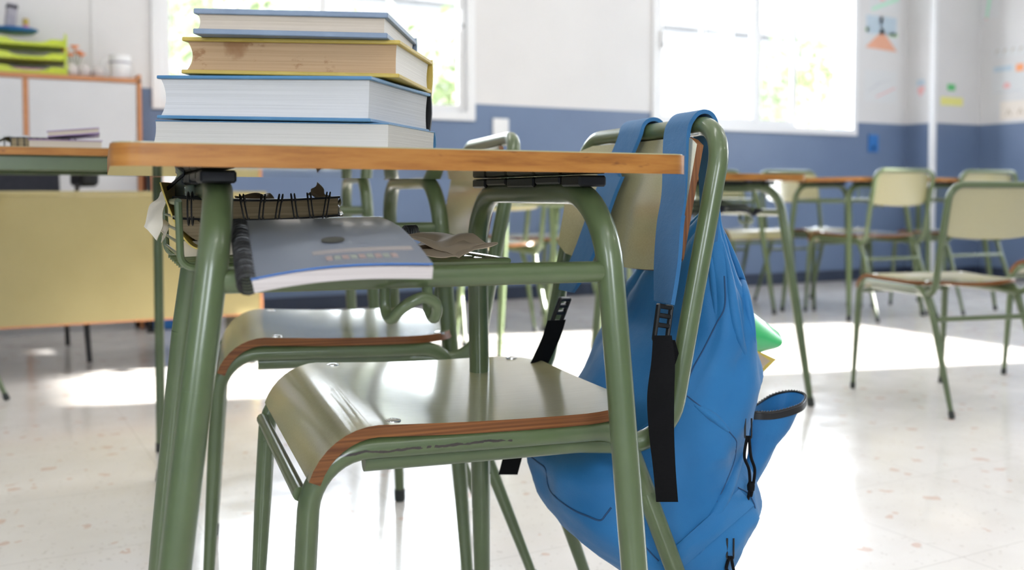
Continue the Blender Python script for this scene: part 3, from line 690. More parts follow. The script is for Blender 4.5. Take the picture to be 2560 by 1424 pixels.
sheet('paper_napkin', 'cream paper hanging over the left end of the wire basket', 'paper', [(354, 560, 1.10), (392, 600, 1.08), (415, 470, 1.12), (396, 478, 1.12)], 'cream', 0.001, 0.008, 45, 2, 14)
sheet('crumpled_tissue', 'small crumpled white tissue below the cream paper at the basket end', 'tissue', [(378, 575, 1.12), (412, 605, 1.10), (418, 560, 1.12), (392, 548, 1.13)], 'cream', 0.001, 0.012, 60, 6, 12)
sheet('candy_wrapper', 'crumpled foil wrapper at the right end of the black sketchbook', 'wrapper', [(826, 545, 1.20), (850, 545, 1.20), (846, 497, 1.21), (822, 500, 1.21)], 'steel', 0.0006, 0.010, 80, 4, 12)
sheet('crumpled_grey_paper', 'crumpled grey paper on top of the black sketchbook', 'paper', [(595, 505, 1.2), (700, 505, 1.22), (665, 482, 1.24), (612, 484, 1.24)], 'kraft', 0.0008, 0.012, 50, 11, 14)
sheet('paper_scrap', 'pointed torn paper scrap standing up behind the right part of the sketchbook', 'paper', [(765, 500, 1.24), (840, 502, 1.24), (815, 480, 1.26), (792, 455, 1.27)], 'kraft', 0.0008, 0.010, 50, 13, 12)
rr = []; c0 = at(1012, 580, d=1.16)
for k in range(7*12+1):
    a = 2*PI*k/12; rr.append(c0+Vector((0.0045*math.cos(a)+0.00018*k, 0.0, 0.0075*math.sin(a)-0.0*k))+uy*0.0001*k)
q = MB().tube(rr, 0.0009, 6).build('loose_coil', 'black', None, off=c0); q.location = c0; tag(q, 'short black wire coil sticking out at the right edge of the spiral notebook', 'wire coil')
# transparent plastic sleeve and black flap at the left end
sheet('black_folder_flap', 'black folder corner pointing up beside the left desk leg', 'folder', [(412, 482, 1.08), (416, 470, 1.08), (462, 432, 1.05), (462, 440, 1.05)], 'black', 0.0015, 0.001, 30, 1, 4)
cl = mat('clear_plastic', (0.75, 0.85, 0.80), 0.08, 0, 0, 0.05, 0.5, 0.85); M['clear'] = cl
cc = at(474, 500, d=1.10); o = MB().lathe([(0.0, 0), (0.014, 0.0), (0.0155, 0.004), (0.0155, 0.022), (0.013, 0.027), (0.0125, 0.032), (0.0115, 0.031), (0.0142, 0.021), (0.0142, 0.005), (0.0, 0.003)], (0, 0, 0), 24).build('plastic_cup', 'clear', None); o.location = cc; tag(o, 'small clear plastic cup on the books beside the left desk leg', 'cup')
print('SIZE ok')

# ------------------------------------------------------------------ blue backpack hanging on the main chair
from mathutils.bvhtree import BVHTree
eX = CH1R @ Vector((1, 0, 0)); eY = CH1R @ Vector((0, 1, 0))
LV = [(510, 1772, 1796, 1.27, .02), (560, 1722, 1801, 1.29, .06), (610, 1660, 1816, 1.31, .10), (665, 1602, 1838, 1.33, .125), (730, 1562, 1866, 1.345, .14), (800, 1528, 1886, 1.355, .148), (860, 1494, 1901, 1.36, .15), (915, 1462, 1908, 1.36, .15),
      (960, 1438, 1902, 1.36, .15), (1005, 1410, 1892, 1.36, .15), (1050, 1378, 1878, 1.36, .15), (1095, 1336, 1872, 1.355, .15), (1130, 1313, 1876, 1.35, .15), (1180, 1320, 1888, 1.345, .15), (1240, 1336, 1893, 1.335, .15), (1305, 1372, 1862, 1.325, .145), (1360, 1436, 1832, 1.32, .135),
      (1424, 1512, 1790, 1.31, .115), (1470, 1570, 1755, 1.305, .08), (1490, 1620, 1720, 1.305, .03)]
LVs = spline([Vector((a, b, c)) for a, b, c, d, e in LV], 5); LVd = spline([Vector((d, e, 0)) for a, b, c, d, e in LV], 5)
rows = []; NB = 96
def pxof(p):
    q = p-CAM; return CXP+F*q.dot(rgt)/q.dot(fwd)
for i, (q, w) in enumerate(zip(LVs, LVd)):
    y, pl, pr = q; z, bb = w.x, w.y; tt = i/(len(LVs)-1); e = 0.80
    ex_l, ey_l = abs(eX.dot(rh)), abs(eY.dot(rh)); tl, tr_ = pl, pr
    for it in range(4):                                    # fit each section to its width
        pl_, pr_ = at(tl, y, d=z), at(tr_, y, d=z); c = (pl_+pr_)/2; H = (pr_-pl_).length/2; b2_ = min(bb, H*0.9/ey_l*0.75)
        a = math.sqrt(max(1e-6, H*H-(ey_l*b2_)**2))/ex_l; base_ = []
        for k in range(NB):
            th = 2*PI*k/NB; cx = math.copysign(abs(math.cos(th))**e, math.cos(th)); sy = math.copysign(abs(math.sin(th))**e, math.sin(th)); base_.append((c+eX*a*cx+eY*b2_*sy, cx, sy, th))
        xs_ = [pxof(p[0]) for p in base_]; tl += (pl-min(xs_))*0.9; tr_ += (pr-max(xs_))*0.9
        if tr_-tl < 6: tl, tr_ = (tl+tr_)/2-3, (tl+tr_)/2+3
    row = []
    for p, cx, sy, th in base_:
        rad = (eX*cx+eY*sy).normalized(); top = max(0, 1-tt/0.55)
        g = 9*th+1.6*math.sin(3*tt*PI+th*2); fold = abs(math.sin(g*0.5))
        d = -0.011*top*min(1, tt*6)*(1-fold)**1.5
        f = Vector((p.x*5+p.z*4, p.y*5, p.z*6-p.x*4)); n1 = noise.noise(f); n2 = noise.noise(f*2.2+Vector((5, 1, 2))); n3 = noise.noise(f*4.5+Vector((1, 8, 2)))
        d += (0.013*(0.35-2.2*abs(n1))+0.007*(0.3-2*abs(n2))+0.0025*(0.3-2*abs(n3)))*min(1, tt*3)*(0.5 if top > 0 else 1)
        row.append(p+rad*(d+0.002))
    rows.append(row)
base = chp(0.30, 0, 0.15); bag = wthing('backpack', 'blue nylon backpack hanging by its straps from the back of the nearest chair', 'backpack', base)
mb = MB(); n = len(rows); vs = [p for r in rows for p in r]
fs = [(i*NB+k, (i+1)*NB+k, (i+1)*NB+(k+1) % NB, i*NB+(k+1) % NB) for i in range(n-1) for k in range(NB)]+[tuple(range(NB)), tuple((n-1)*NB+k for k in range(NB))[::-1]]
mb.add(vs, fs); mb.build('body', 'blue', bag, off=base, sharp=80)
BV = BVHTree.FromPolygons([tuple(v) for v in vs], fs)
def onbag(px, py, lift=0.0012, fb=1.3):
    r = (at(px, py, d=1.0)-CAM).normalized(); h = BV.ray_cast(CAM, r)
    return (h[0]-r*lift) if h[0] is not None else at(px, py, d=fb)
def seam(pts, r=0.0008, name='seam', m='seam', lift=0.0006):
    c = spline([Vector((x, y, 0)) for x, y in pts], 8)
    MB().tube([onbag(p.x, p.y, lift) for p in c], r, 8).build(name, m, bag, off=base)
seam([(1316, 1132), (1345, 1155), (1364, 1172), (1370, 1210), (1385, 1238), (1430, 1272), (1470, 1290), (1500, 1300), (1515, 1285), (1528, 1268)], 0.0011)
seam([(1811, 690), (1812, 765), (1790, 810), (1760, 870), (1730, 925), (1712, 975)], 0.0009)
seam([(1845, 1218), (1870, 1232), (1884, 1255), (1888, 1270)], 0.0009)
seam([(1604, 1356), (1640, 1395), (1668, 1422)], 0.0009)
seam([(1712, 985), (1760, 1022), (1800, 1055), (1835, 1092), (1842, 1105)], 0.0008)
seam([(1842, 1105), (1836, 1150), (1815, 1205), (1785, 1270), (1750, 1330), (1720, 1390)], 0.0007)
# haul cloth ridge folds laid on the near side
def ridge(pts, r): 
    c = spline([Vector((x, y, 0)) for x, y in pts], 6); N_ = len(c)
    MB().tube([onbag(p.x, p.y, -r*0.45) for p in c], [r*(0.15+0.85*math.sin(PI*k/(N_-1))) for k in range(N_)], 12).build('fabric_fold', 'blue', bag, off=base)
ridge([(1800, 585), (1822, 690), (1835, 780), (1850, 850), (1872, 905)], 0.0075)
ridge([(1806, 570), (1850, 690), (1874, 790), (1888, 860)], 0.0065)
ridge([(1772, 600), (1785, 720), (1790, 800)], 0.005)
ridge([(1560, 1180), (1600, 1090), (1650, 1040)], 0.006)
ridge([(1860, 1120), (1820, 1220), (1770, 1320), (1740, 1400)], 0.009)
ridge([(1722, 1000), (1780, 1040), (1830, 1085)], 0.006)
# lower flap band of the front pocket
def patch(q4, th, m, name, amp=0.003, n_=14, lift=0.004):
    q = [Vector((x, y, 0)) for x, y in q4]; f = quad(*q)
    P = [[onbag(f(i/n_, j/n_).x, f(i/n_, j/n_).y, lift+0.004*math.sin(PI*i/n_)) for j in range(n_+1)] for i in range(n_+1)]
    MB().grid(flip(P) if (P[1][0]-P[0][0]).cross(P[0][1]-P[0][0]).dot(CAM-P[0][0]) < 0 else P, th).build(name, m, bag, off=base)
patch([(1640, 1408), (1700, 1424), (1886, 1262), (1848, 1222)], 0.003, 'blue', 'pocket_flap')
# open side pocket with black zip
lip = [(1872, 1030, 1.345), (1898, 1010, 1.39), (1932, 990, 1.415), (1972, 981, 1.42), (2003, 985, 1.405), (2014, 996, 1.39), (2004, 1012, 1.365), (1975, 1024, 1.35), (1935, 1033, 1.34), (1900, 1034, 1.335)]
L1 = spline([at(*p[:2], d=p[2]) for p in lip], 5, True)
low = [(1862, 1235, 1.335), (1868, 1228, 1.36), (1880, 1222, 1.375), (1890, 1210, 1.38), (1894, 1200, 1.375), (1897, 1196, 1.37), (1896, 1200, 1.35), (1888, 1215, 1.34), (1876, 1230, 1.33), (1866, 1238, 1.328)]
L2 = spline([at(*p[:2], d=p[2]) for p in low], 5, True)
P = []
for k in range(13):
    q = k/12; P.append([a.lerp(b_, q)+(a-sum(L1, Vector())/len(L1)).normalized()*(0.007*math.sin(PI*q)*noise.noise(a*20+Vector((0, 0, q*3)))) for a, b_ in zip(L1+[L1[0]], L2+[L2[0]])])
pk = MB().grid(P, -0.0012).build('side_pocket', 'blue', bag, off=base)
zt = MB(); cen = sum(L1, Vector())/len(L1)
zr_ = [[p+(p-cen).normalized()*0.0012+UP*0.0015, p+(p-cen).normalized()*0.0016-UP*0.0075] for p in L1+[L1[0]]]
zt.grid(zr_, 0.0012).tube([p+UP*0.002 for p in L1], 0.0016, 8, closed=True)
for k in range(0, len(L1)): zt.lathe([(0, -0.0012), (0.0013, 0), (0, 0.0012)], L1[k]+UP*0.0036, 6)
zt.build('zipper', 'black', pk, off=base)
def pull(p, L_, par, sw=0.0):
    g = Vector((0, 0, -1)); a = onbag(*p, 0.004, 1.33); mb = MB()
    mb.tube(fillet([a+rh*0.004, a+rh*0.004+g*0.026, a-rh*0.004+g*0.026, a-rh*0.004], 0.0035, 4), 0.0012, 6)
    mb.build('zip_slider', 'black', par, off=base)
    pts1 = [a+g*0.022+rh*(0.001), a+g*(0.03+L_*0.3)+rh*0.0035, a+g*(0.03+L_*0.6)+rh*(0.0045+sw), a+g*(0.03+L_)+rh*(0.002+sw), a+g*(0.04+L_)+rh*(0.0+sw)]
    pts2 = [a+g*0.022-rh*(0.001), a+g*(0.03+L_*0.3)-rh*0.0045, a+g*(0.03+L_*0.6)-rh*(0.0025-sw), a+g*(0.03+L_)+rh*(-0.0015+sw), a+g*(0.045+L_)+rh*(-0.004+sw)]
    mb = MB().tube(spline(pts1, 6), 0.0019, 8).tube(spline(pts2, 6), 0.0019, 8)
    mb.lathe([(0, -0.007), (0.0045, -0.004), (0.005, 0.002), (0.0035, 0.006), (0, 0.007)], a+g*(0.028+L_)+rh*sw, 12)
    mb.build('zip_pull_cord', 'webbing', par, off=base)
pull((1871, 1045), 0.058, bag, 0.004)
pull((1826, 1345), 0.018, bag)
# green folder and ochre book poking out of the bag
def slab(name, label, cat, px4, th, m, bend=0.0):
    q = [at(x, y, d=d) for x, y, d in px4]; f = quad(*q); b_ = sum(q, Vector())/4
    P = gridf(lambda u, v: f(u, v)+(q[1]-q[0]).cross(q[3]-q[0]).normalized()*bend*math.sin(PI*v), 8, 8)
    o = MB().grid(P, th).build(name, m, None, off=b_); o.location = b_; return tag(o, label, cat)
slab('plastic_folder', 'bright green curled plastic folder sticking out of the side of the blue backpack', 'folder', [(1850, 905, 1.42), (1908, 876, 1.44), (1947, 830, 1.45), (1868, 770, 1.41)], 0.0012, 'greenfold', 0.02)
slab('exercise_book', 'ochre yellow exercise book corner poking out of the backpack under the green folder', 'book', [(1880, 960, 1.42), (1908, 930, 1.43), (1940, 898, 1.44), (1880, 870, 1.41)], 0.004, 'ochre')
slab('cardboard_sheet', 'brown cardboard corner beside the ochre book sticking out of the backpack', 'cardboard', [(1880, 940, 1.405), (1906, 918, 1.41), (1926, 902, 1.42), (1880, 872, 1.40)], 0.002, 'kraft')
# shoulder straps over the top rail of the chair
sdY = eY
def strap(lst, width, name='shoulder_strap', m='bluestrap', th=0.005, side=None, nn=8):
    o = ribbon(lst, width, th, side or sdY, nn).build(name, m, bag, off=base, sharp=50); return o
tr = lambda y, x, z: chp(x, y, z)
def line_strap(y0, pts, wd):
    P = [tr(y0+0.035, 0.335, 0.59), tr(y0+0.01, 0.322, 0.66), tr(y0, 0.316, 0.715), tr(y0, 0.3095, 0.744), tr(y0, 0.303, 0.7605), tr(y0, 0.292, 0.7645), tr(y0, 0.281, 0.758), tr(y0+0.002, 0.2745, 0.738)]+pts
    strap(P, wd); c = spline(P, 8)
    # stitched centre line
    MB().tube([p-eX*0.0009*(1 if k > 40 else -0.0)+UP*(0.0009 if 18 < k < 42 else 0) for k, p in enumerate(c)][50:], 0.0008, 6).build('strap_stitching', 'seam', bag, off=base)
A_ = [cpl(1520, 480, x=0.262), cpl(1492, 560, x=0.250), cpl(1462, 640, x=0.238), cpl(1432, 702, x=0.228), cpl(1420, 728, x=0.225)]
line_strap(0.012, A_, [0.03, 0.045]+[0.064]*9+[0.060, 0.046])
B_ = [cpl(1692, 480, x=0.258), cpl(1680, 560, x=0.247), cpl(1674, 640, x=0.236), cpl(1669, 705, x=0.228), cpl(1665, 758, x=0.222)]
line_strap(-0.120, B_, [0.03, 0.042]+[0.057]*9+[0.050, 0.040])
def buckle(p, up, side, par):
    up = up.normalized(); side = (side-up*side.dot(up)).normalized(); nn = up.cross(side).normalized(); mt = Matrix((side, up, nn)).transposed().to_4x4(); mt.translation = p
    mb = MB()
    mb.box((-0.0115, -0.021, -0.0035), (-0.0075, 0.021, 0.0035), 0, mt, 0.0015); mb.box((0.0075, -0.021, -0.0035), (0.0115, 0.021, 0.0035), 0, mt, 0.0015)
    for y in (-0.019, -0.003, 0.008, 0.0185): mb.box((-0.0105, y-0.0028, -0.003), (0.0105, y+0.0028, 0.0035), 0, mt, 0.001)
    mb.box((-0.008, -0.034, -0.001), (0.008, -0.020, 0.0025), 0, mt, 0.001); mb.build('buckle', 'black', par, off=base)
e1, e2 = cpl(1415, 740, x=0.224), cpl(1388, 812, x=0.214); buckle((e1+e2)/2, e1-e2, (rh*0.75+eY*0.55), bag)
e1, e2 = cpl(1662, 768, x=0.220), cpl(1652, 845, x=0.214); buckle((e1+e2)/2, e1-e2, (rh*0.85+eY*0.45), bag)
strap([cpl(1392, 800, x=0.212), cpl(1378, 845, x=0.205), cpl(1355, 895, x=0.195), cpl(1325, 960, x=0.18), cpl(1300, 1050, x=0.165), cpl(1287, 1120, x=0.16), cpl(1270, 1186, x=0.155)], 0.028, 'web_strap', 'webbing', 0.0014, [(rh*0.9+eY*0.3)]*4+[rh]*3)
q = [(1656, 838, 1.12), (1658, 900, 1.115), (1652, 990, 1.11), (1654, 1080, 1.11), (1661, 1170, 1.11), (1668, 1254, 1.115)]
strap([at(*p[:2], d=p[2]) for p in q], [0.021, 0.026, 0.030, 0.028, 0.025, 0.0245], 'web_strap', 'webbing', 0.0014, rh)
q = [(1668, 850, 1.135), (1685, 930, 1.14), (1683, 1010, 1.16), (1660, 1080, 1.19), (1625, 1120, 1.22)]
strap([at(*p[:2], d=p[2]) for p in q], [0.018, 0.02, 0.02, 0.018, 0.015], 'web_strap', 'webbing', 0.0014, rh)

# ------------------------------------------------------------------ left side: table, teacher's desk, armchair, cupboard
t = thing('classroom_table', 'wood edged table at the left with notebooks on it, dark green frame under its top', 'table', (0.02, 2.50, 0), math.radians(-2))
TT = 0.763; mb = MB(); mb.prism(rounded(-0.62, 0.43, -0.30, 0.25, 0.02), TT-0.0165, TT-0.001, 2, 1, 2); mb.prism(rounded(-0.619, 0.429, -0.299, 0.249, 0.019), TT-0.001, TT, 0); mb.build('tabletop', ['tabletop', 'woodedge', 'under'], t)
mb = MB(); mb.box((-0.58, -0.285, TT-0.047), (0.42, -0.262, TT-0.0175), bev=0.002).box((-0.58, 0.205, TT-0.047), (0.42, 0.23, TT-0.0175), bev=0.002); mb.box((-0.58, -0.26, TT-0.047), (-0.555, 0.204, TT-0.0175), bev=0.002).box((0.395, -0.26, TT-0.047), (0.42, 0.204, TT-0.0175), bev=0.002); mb.build('under_frame', 'green', t)
for x in (-0.56, 0.405):
    for y in (-0.27, 0.215):
        lg = MB().tube([(x, y, TT-0.048), (x, y, 0.012)], 0.012, 14).build('leg', 'green', t); MB().tube([(x, y, 0.024), (x, y, 0)], 0.0135, 12).build('rubber_foot', 'rubber', lg)
TM = Matrix.Translation((0.02, 2.50, 0)) @ Matrix.Rotation(math.radians(-2), 4, 'Z')
p = at(150, 362, Z=TT+0.001)
def flatbook(name, label, cat, px, z, w, d_, h, m, rot=0, dz=0, pm='pg_cream', tilt=0.0):
    """book lying on the left table, its near edge centred at a pixel column"""
    q = at(px, 366, Z=TT); q = CAM+(q-CAM)*(z/((q-CAM).dot(fwd))); loc_ = Vector((q.x, q.y, TT+0.0005+dz))
    e = thing(name, label, cat, loc_, math.radians(rot)); e.rotation_euler = (0, tilt, math.radians(rot))
    MB().box((-w/2+0.002, 0.002, 0.0015), (w/2-0.002, d_-0.002, h-0.0015)).build('pages', pm, e, smooth=False)
    MB().box((-w/2, 0, 0), (w/2, d_, 0.0015)).box((-w/2, 0, h-0.0015), (w/2, d_, h)).build('cover', m, e, smooth=False); return e
flatbook('exercise_book', 'purple covered exercise book lying flat on the left table, lowest of the purple pile', 'book', 165, 2.06, 0.14, 0.2, 0.017, 'purple', -3)
flatbook('exercise_book', 'purple book lying tilted on top of the purple pile on the left table', 'book', 185, 2.07, 0.10, 0.18, 0.012, 'purple', -6, 0.0275, 'pg_cream', -0.10)
e = flatbook('spiral_notebook', 'black spiral notebook lying on the left table between white pages and purple books', 'notebook', 100, 2.05, 0.11, 0.2, 0.021, 'black', -3, 0.0, 'brownpage')
for k in range(12): MB().tube([(-0.065+0.012*k, -0.001+0.006*math.cos(a), 0.009+0.012*math.sin(a)) for a in [2*PI*j/10 for j in range(10)]], 0.0012, 6, closed=True).build('binding_ring', 'black', e)
q0 = at(40, 366, Z=TT); e = wthing('open_exercise_book', 'open white exercise book with lifted pages on the left table at the picture edge', 'book', Vector((q0.x, q0.y, TT+0.001)))
for sgn, mm in ((-1, 'pages'), (1, 'pages')):
    P = [[Vector((sgn*(0.002+0.115*i/12), 0.20*j/6, 0.003+0.022*math.exp(-((i-1.2)/3.2)**2)+0.002*math.sin(i))) for j in range(7)] for i in range(13)]
    MB().grid(P if sgn > 0 else flip(P), 0.004).build('pages', 'pg_white', e)
MB().box((-0.12, 0, 0), (0.12, 0.2, 0.0015)).build('cover', 'ochre', e)
e.location = CAM+(q0-CAM)*(2.04/((q0-CAM).dot(fwd))); e.location.z = TT+0.0005
# teacher's desk
x1 = at(657, 700, Y=3.90).x
t = thing('teacher_desk', "teacher's desk with a large olive beige front panel edged in orange", 'desk', (x1-0.70, 4.2, 0))
MB().box((-0.70, -0.30, 0.205), (0.70-0.012, -0.28, 0.662)).build('front_panel', 'panel', t, smooth=False)
MB().box((0.70-0.012, -0.301, 0.204), (0.70, -0.279, 0.663), bev=0.002).box((-0.70, -0.301, 0.199), (0.70, -0.279, 0.205)).build('edge_strip', 'orangetrim', t)
mb = MB(); mb.box((-0.72, -0.31, 0.6625), (0.715, 0.20, 0.680), bev=0.003); mb.build('desktop', ['panel'], t)
mb = MB().box((0.66, -0.279, 0.02), (0.69, 0.18, 0.662), bev=0.003); mb.build('side_panel', 'panel', t)
mb = MB().box((-0.69, -0.279, 0.02), (-0.66, 0.18, 0.662), bev=0.003); mb.build('side_panel', 'panel', t)
for s_ in (-1, 1):
    for y_ in (-0.24, 0.15): MB().lathe([(0.02, 0), (0.02, 0.0199)], (s_*0.675, y_, 0), 14).build('foot', 'rubber', t)
# screw cap on the panel
MB().lathe([(0.0, -0.003), (0.006, -0.002), (0.008, 0)], (0.60, -0.3005, 0.30), 14, mtx=Matrix.Rotation(PI/2, 3, 'X')).build('screw_cap', 'steel', t)
# dark armchair behind it
cx = at(215, 915, Z=0); t = thing('armchair', "black armchair standing behind the teacher's desk with its armrest raised", 'chair', (cx.x-0.24, cx.y+0.34, 0), math.radians(4))
MB().box((-0.22, -0.24, 0.42), (0.22, 0.22, 0.485), bev=0.02).build('seat', 'darkcloth', t)
P = [[Vector((-0.215+0.43*i/10, 0.235+0.06*(abs(i/5-1))**2*-0.6+0.05*j/8, 0.50+0.32*j/8)) for j in range(9)] for i in range(11)]
MB().grid(P, 0.035).build('backrest', 'darkcloth', t)
for s_ in (-1, 1):
    for y_ in (-0.22, 0.22):
        MB().tube([(s_*0.225, y_, 0.43), (s_*0.245, y_*1.2, 0.0)], [0.016, 0.010], 12).build('leg', 'black', t)
    MB().tube(fillet([(s_*0.235, 0.20, 0.45), (s_*0.25, 0.16, 0.60), (s_*0.262, -0.02, 0.735)], 0.05, 6), 0.0085, 12).build('arm_support', 'black', t)
    MB().box((s_*0.275-0.036, -0.16, 0.700), (s_*0.275+0.036, 0.10, 0.775), 0, None, 0.014).build('armrest', 'black', t)
# cupboard along the wall
cx1 = at(356, 400, Y=5.24).x; CH = 1.238
t = thing('cupboard', 'low white cupboard with orange wooden trim under the letter trays', 'cupboard', (cx1-1.1, 5.24, 0))
MB().box((-1.08, 0.018, 0.06), (1.078, 0.31, CH-0.022)).box((-1.06, 0.03, 0.0), (1.06, 0.30, 0.06)).build('body', 'cabdoor', t, smooth=False)
MB().box((-1.1, -0.004, CH-0.022), (1.1, 0.32, CH), bev=0.003).box((1.08, -0.004, 0.0), (1.1, 0.32, CH+0.02), bev=0.003).box((-1.1, -0.004, 0.0), (-1.08, 0.32, CH), bev=0.003).build('trim', 'orangetrim', t)
ds = at(66, 350, Y=5.24).x-(cx1-1.1)
for a, b in ((-1.078, ds-1.02), (ds-1.01, ds-0.012), (ds+0.012, 1.076)):
    if b-a > 0.05: MB().box((a, 0.0, 0.07), (b, 0.017, CH-0.025), bev=0.002).build('door', 'cabdoor', t)
MB().box((ds-0.011, -0.002, 0.07), (ds+0.011, 0.017, CH-0.024)).build('door_divider', 'orangetrim', t)
# crates right of the cupboard
p = at(417, 450, Y=5.15)
t = thing('storage_box', 'orange cardboard box standing on the blue crate right of the cupboard', 'box', (p.x, 5.30, 0.67))
MB().box((-0.078, -0.15, 0), (0.078, 0.15, 0.165), bev=0.003).build('body', 'orangepl', t); MB().box((-0.082, -0.155, 0.13), (0.082, 0.155, 0.175), bev=0.003).build('lid', 'orangepl', t); MB().box((-0.02, -0.154, 0.05), (0.055, -0.151, 0.10)).build('paper_label', 'white', t, smooth=False)
t = tag(MB().box((p.x-0.075, 5.13, 0), (p.x+0.085, 5.44, 0.668), bev=0.01).box((p.x-0.080, 5.115, 0.60), (p.x+0.092, 5.455, 0.667), bev=0.008).build('storage_crate', 'bluepl'), 'tall blue plastic crate on the floor under the orange box', 'crate')
p = at(372, 450, Y=5.1); tag(MB().box((p.x-0.012, 5.09, 0), (p.x+0.012, 5.11, 0.76), bev=0.004).box((p.x-0.02, 5.05, 0), (p.x+0.02, 5.11, 0.012), bev=0.004).build('metal_post', 'black'), 'thin black post standing between the cupboard and the orange box', 'post')
# things on the cupboard
def oncup(px, y=5.32): return Vector((at(px, 190, Y=y).x, y, CH+0.0005))
c = oncup(60); xr = at(158, 150, Y=5.30).x
for k in range(3):
    z0 = CH+0.0005+0.066*k
    t = thing('letter_tray', ('lowest', 'middle', 'topmost')[k]+' of the three stacked lime green letter trays on the cupboard', 'letter tray', (xr-0.15, 5.40, z0), 0, 'stacked lime green letter trays')
    mb = MB(); mb.box((-0.165, -0.13, 0.004), (0.165, 0.13, 0.009)); mb.box((-0.165, -0.13, 0.009), (-0.160, 0.13, 0.058)); mb.box((0.160, -0.13, 0.009), (0.165, 0.13, 0.058)); mb.box((-0.16, 0.125, 0.009), (0.16, 0.13, 0.05))
    for s_ in (-1, 1): mb.box((s_*0.158-0.004, -0.135, 0), (s_*0.158+0.004, -0.125, 0.0655))
    P = []
    for i in range(25):
        x = -0.16+0.32*i/24; dip = 0.018*max(0, 1-(abs(x)/0.095)**4) if abs(x) < 0.095 else 0; P.append([(x, -0.13, 0.009), (x, -0.131, 0.036-dip)])
    mb.grid(P, 0.004); mb.build('tray_shell', 'lime', t)
    if k == 0: MB().box((-0.14, -0.12, 0.0095), (0.14, 0.12, 0.026)).build('paper_pile', 'pink', t, smooth=False)
tz = CH+0.0005+0.066*3
p = Vector((at(35, 90, Y=5.38).x, 5.38, tz+0.003)); t = tag(MB().lathe([(0.0, 0), (0.085, 0), (0.105, 0.012), (0.108, 0.018), (0.10, 0.018), (0.082, 0.006), (0, 0.006)], (0, 0, 0), 32).build('plastic_dish', 'bluepl'), 'blue plastic dish on top of the green letter trays', 'dish'); t.location = p
p2 = p+Vector((-0.02, 0, 0.0065)); t = thing('glue_box', 'tall grey mottled carton leaning on the blue dish', 'carton', p2); t.rotation_euler = (0, 0.12, 0.2); MB().box((-0.022, -0.02, 0), (0.022, 0.02, 0.135), bev=0.002).build('body', 'grey', t); MB().box((-0.0225, -0.0205, 0.11), (0.0225, 0.0205, 0.125)).build('dark_band', 'darkcloth', t)
p3 = p+Vector((0.052, 0, 0.0065)); t = thing('glue_stick', 'small tube with yellow top and pink base standing in the blue dish', 'glue stick', p3); MB().lathe([(0, 0), (0.014, 0), (0.014, 0.035)], n=16).build('base', 'pink', t); MB().lathe([(0.014, 0.0352), (0.0135, 0.062), (0.012, 0.066), (0.0, 0.066)], n=16).build('cap', 'cv_yel', t)
for i, (px, r, m_) in enumerate(((178, 0.036, 'stone'), (210, 0.033, 'stone'), (243, 0.030, 'stone'))):
    P3 = oncup(px); mb = MB(); rws = []
    for a in range(9):
        th = PI*a/8; rws.append([Vector((math.sin(th)*math.cos(b), math.sin(th)*math.sin(b), -math.cos(th)))*r*(1+0.18*noise.noise(Vector((math.cos(b), math.sin(b), a*0.5+i*3))))+Vector((0, 0, r*0.9)) for b in [2*PI*k/14 for k in range(15)]])
    mb.grid(rws, 0); o = mb.build('clay_pot_figure', m_); o.location = P3; tag(o, ('leftmost', 'middle', 'rightmost')[i]+' of three pale lumpy clay figures on the cupboard', 'figurine', 'clay figures on the cupboard')
P3 = oncup(188, 5.36); t = thing('paper_flowers', 'bunch of orange paper flowers standing behind the clay figures', 'flowers', P3)
for k, (dx, h_) in enumerate(((-0.045, 0.125), (-0.02, 0.105), (0.0, 0.145), (0.015, 0.12), (0.03, 0.108))):
    MB().tube([(0, 0, 0), (dx*0.5, 0, h_*0.6), (dx, 0, h_)], 0.002, 6).build('stem', 'green', t)
    mb = MB()
    for j in range(6):
        a = 2*PI*j/6; mb.grid([[Vector((dx, 0, h_))+Vector((math.cos(a+s2*0.5)*q, math.sin(a+s2*0.5)*q*0.8, 0.008*q/0.02+0.004*(q > 0.015))) for s2 in (-1, 0, 1)] for q in (0.002, 0.012, 0.022)], 0.001)
    mb.lathe([(0, -0.005), (0.008, 0), (0, 0.01)], (dx, 0, h_), 8); mb.build('flower_head', 'flower', t)
P3 = oncup(300, 5.34); t = thing('mug', 'white mug at the right end of the cupboard top', 'mug', P3); MB().lathe([(0, 0), (0.046, 0), (0.05, 0.01), (0.051, 0.118), (0.047, 0.118), (0.046, 0.012), (0, 0.008)], n=32).build('body', 'whiteplastic', t); MB().tube(spline([(-0.049, 0, 0.10), (-0.075, 0, 0.095), (-0.08, 0, 0.06), (-0.049, 0, 0.03)], 6), 0.005, 10).build('handle', 'whiteplastic', t); MB().lathe([(0.0515, 0.078), (0.0522, 0.08), (0.0522, 0.086), (0.0515, 0.088)], n=32).build('grey_band', 'grey', t)

# ------------------------------------------------------------------ wall things
def wallbox(name, label, cat, px0, py0, px1, py1, m, depth=0.008, extra=None, plane='Y', val=None):
    kw = {plane: WY if val is None else val}; a = at(px0, py1, **kw); b = at(px1, py0, **kw)
    t = thing(name, label, cat, ((a.x+b.x)/2, (a.y+b.y)/2, a.z)); w = (b-a).xy.length; h = b.z-a.z
    t.rotation_euler = (0, 0, 0 if plane == 'Y' else -PI/2)
    MB().box((-w/2, -depth, 0), (w/2, -0.0005, h), bev=min(0.003, depth*0.3)).build('plate' if depth > 0.004 else 'sheet', m, t); return t, w, h
t, w, h = wallbox('wall_socket', 'white wall plate with a small keyhole on the blue wall between the windows', 'socket', 1231, 297, 1270, 360, 'whiteplastic', 0.012)
MB().lathe([(0, -0.002), (0.008, -0.002), (0.008, 0.001), (0, 0.001)], (0, -0.0125, h*0.35), 14, mtx=Matrix.Rotation(PI/2, 3, 'X')).build('keyhole', 'black', t)
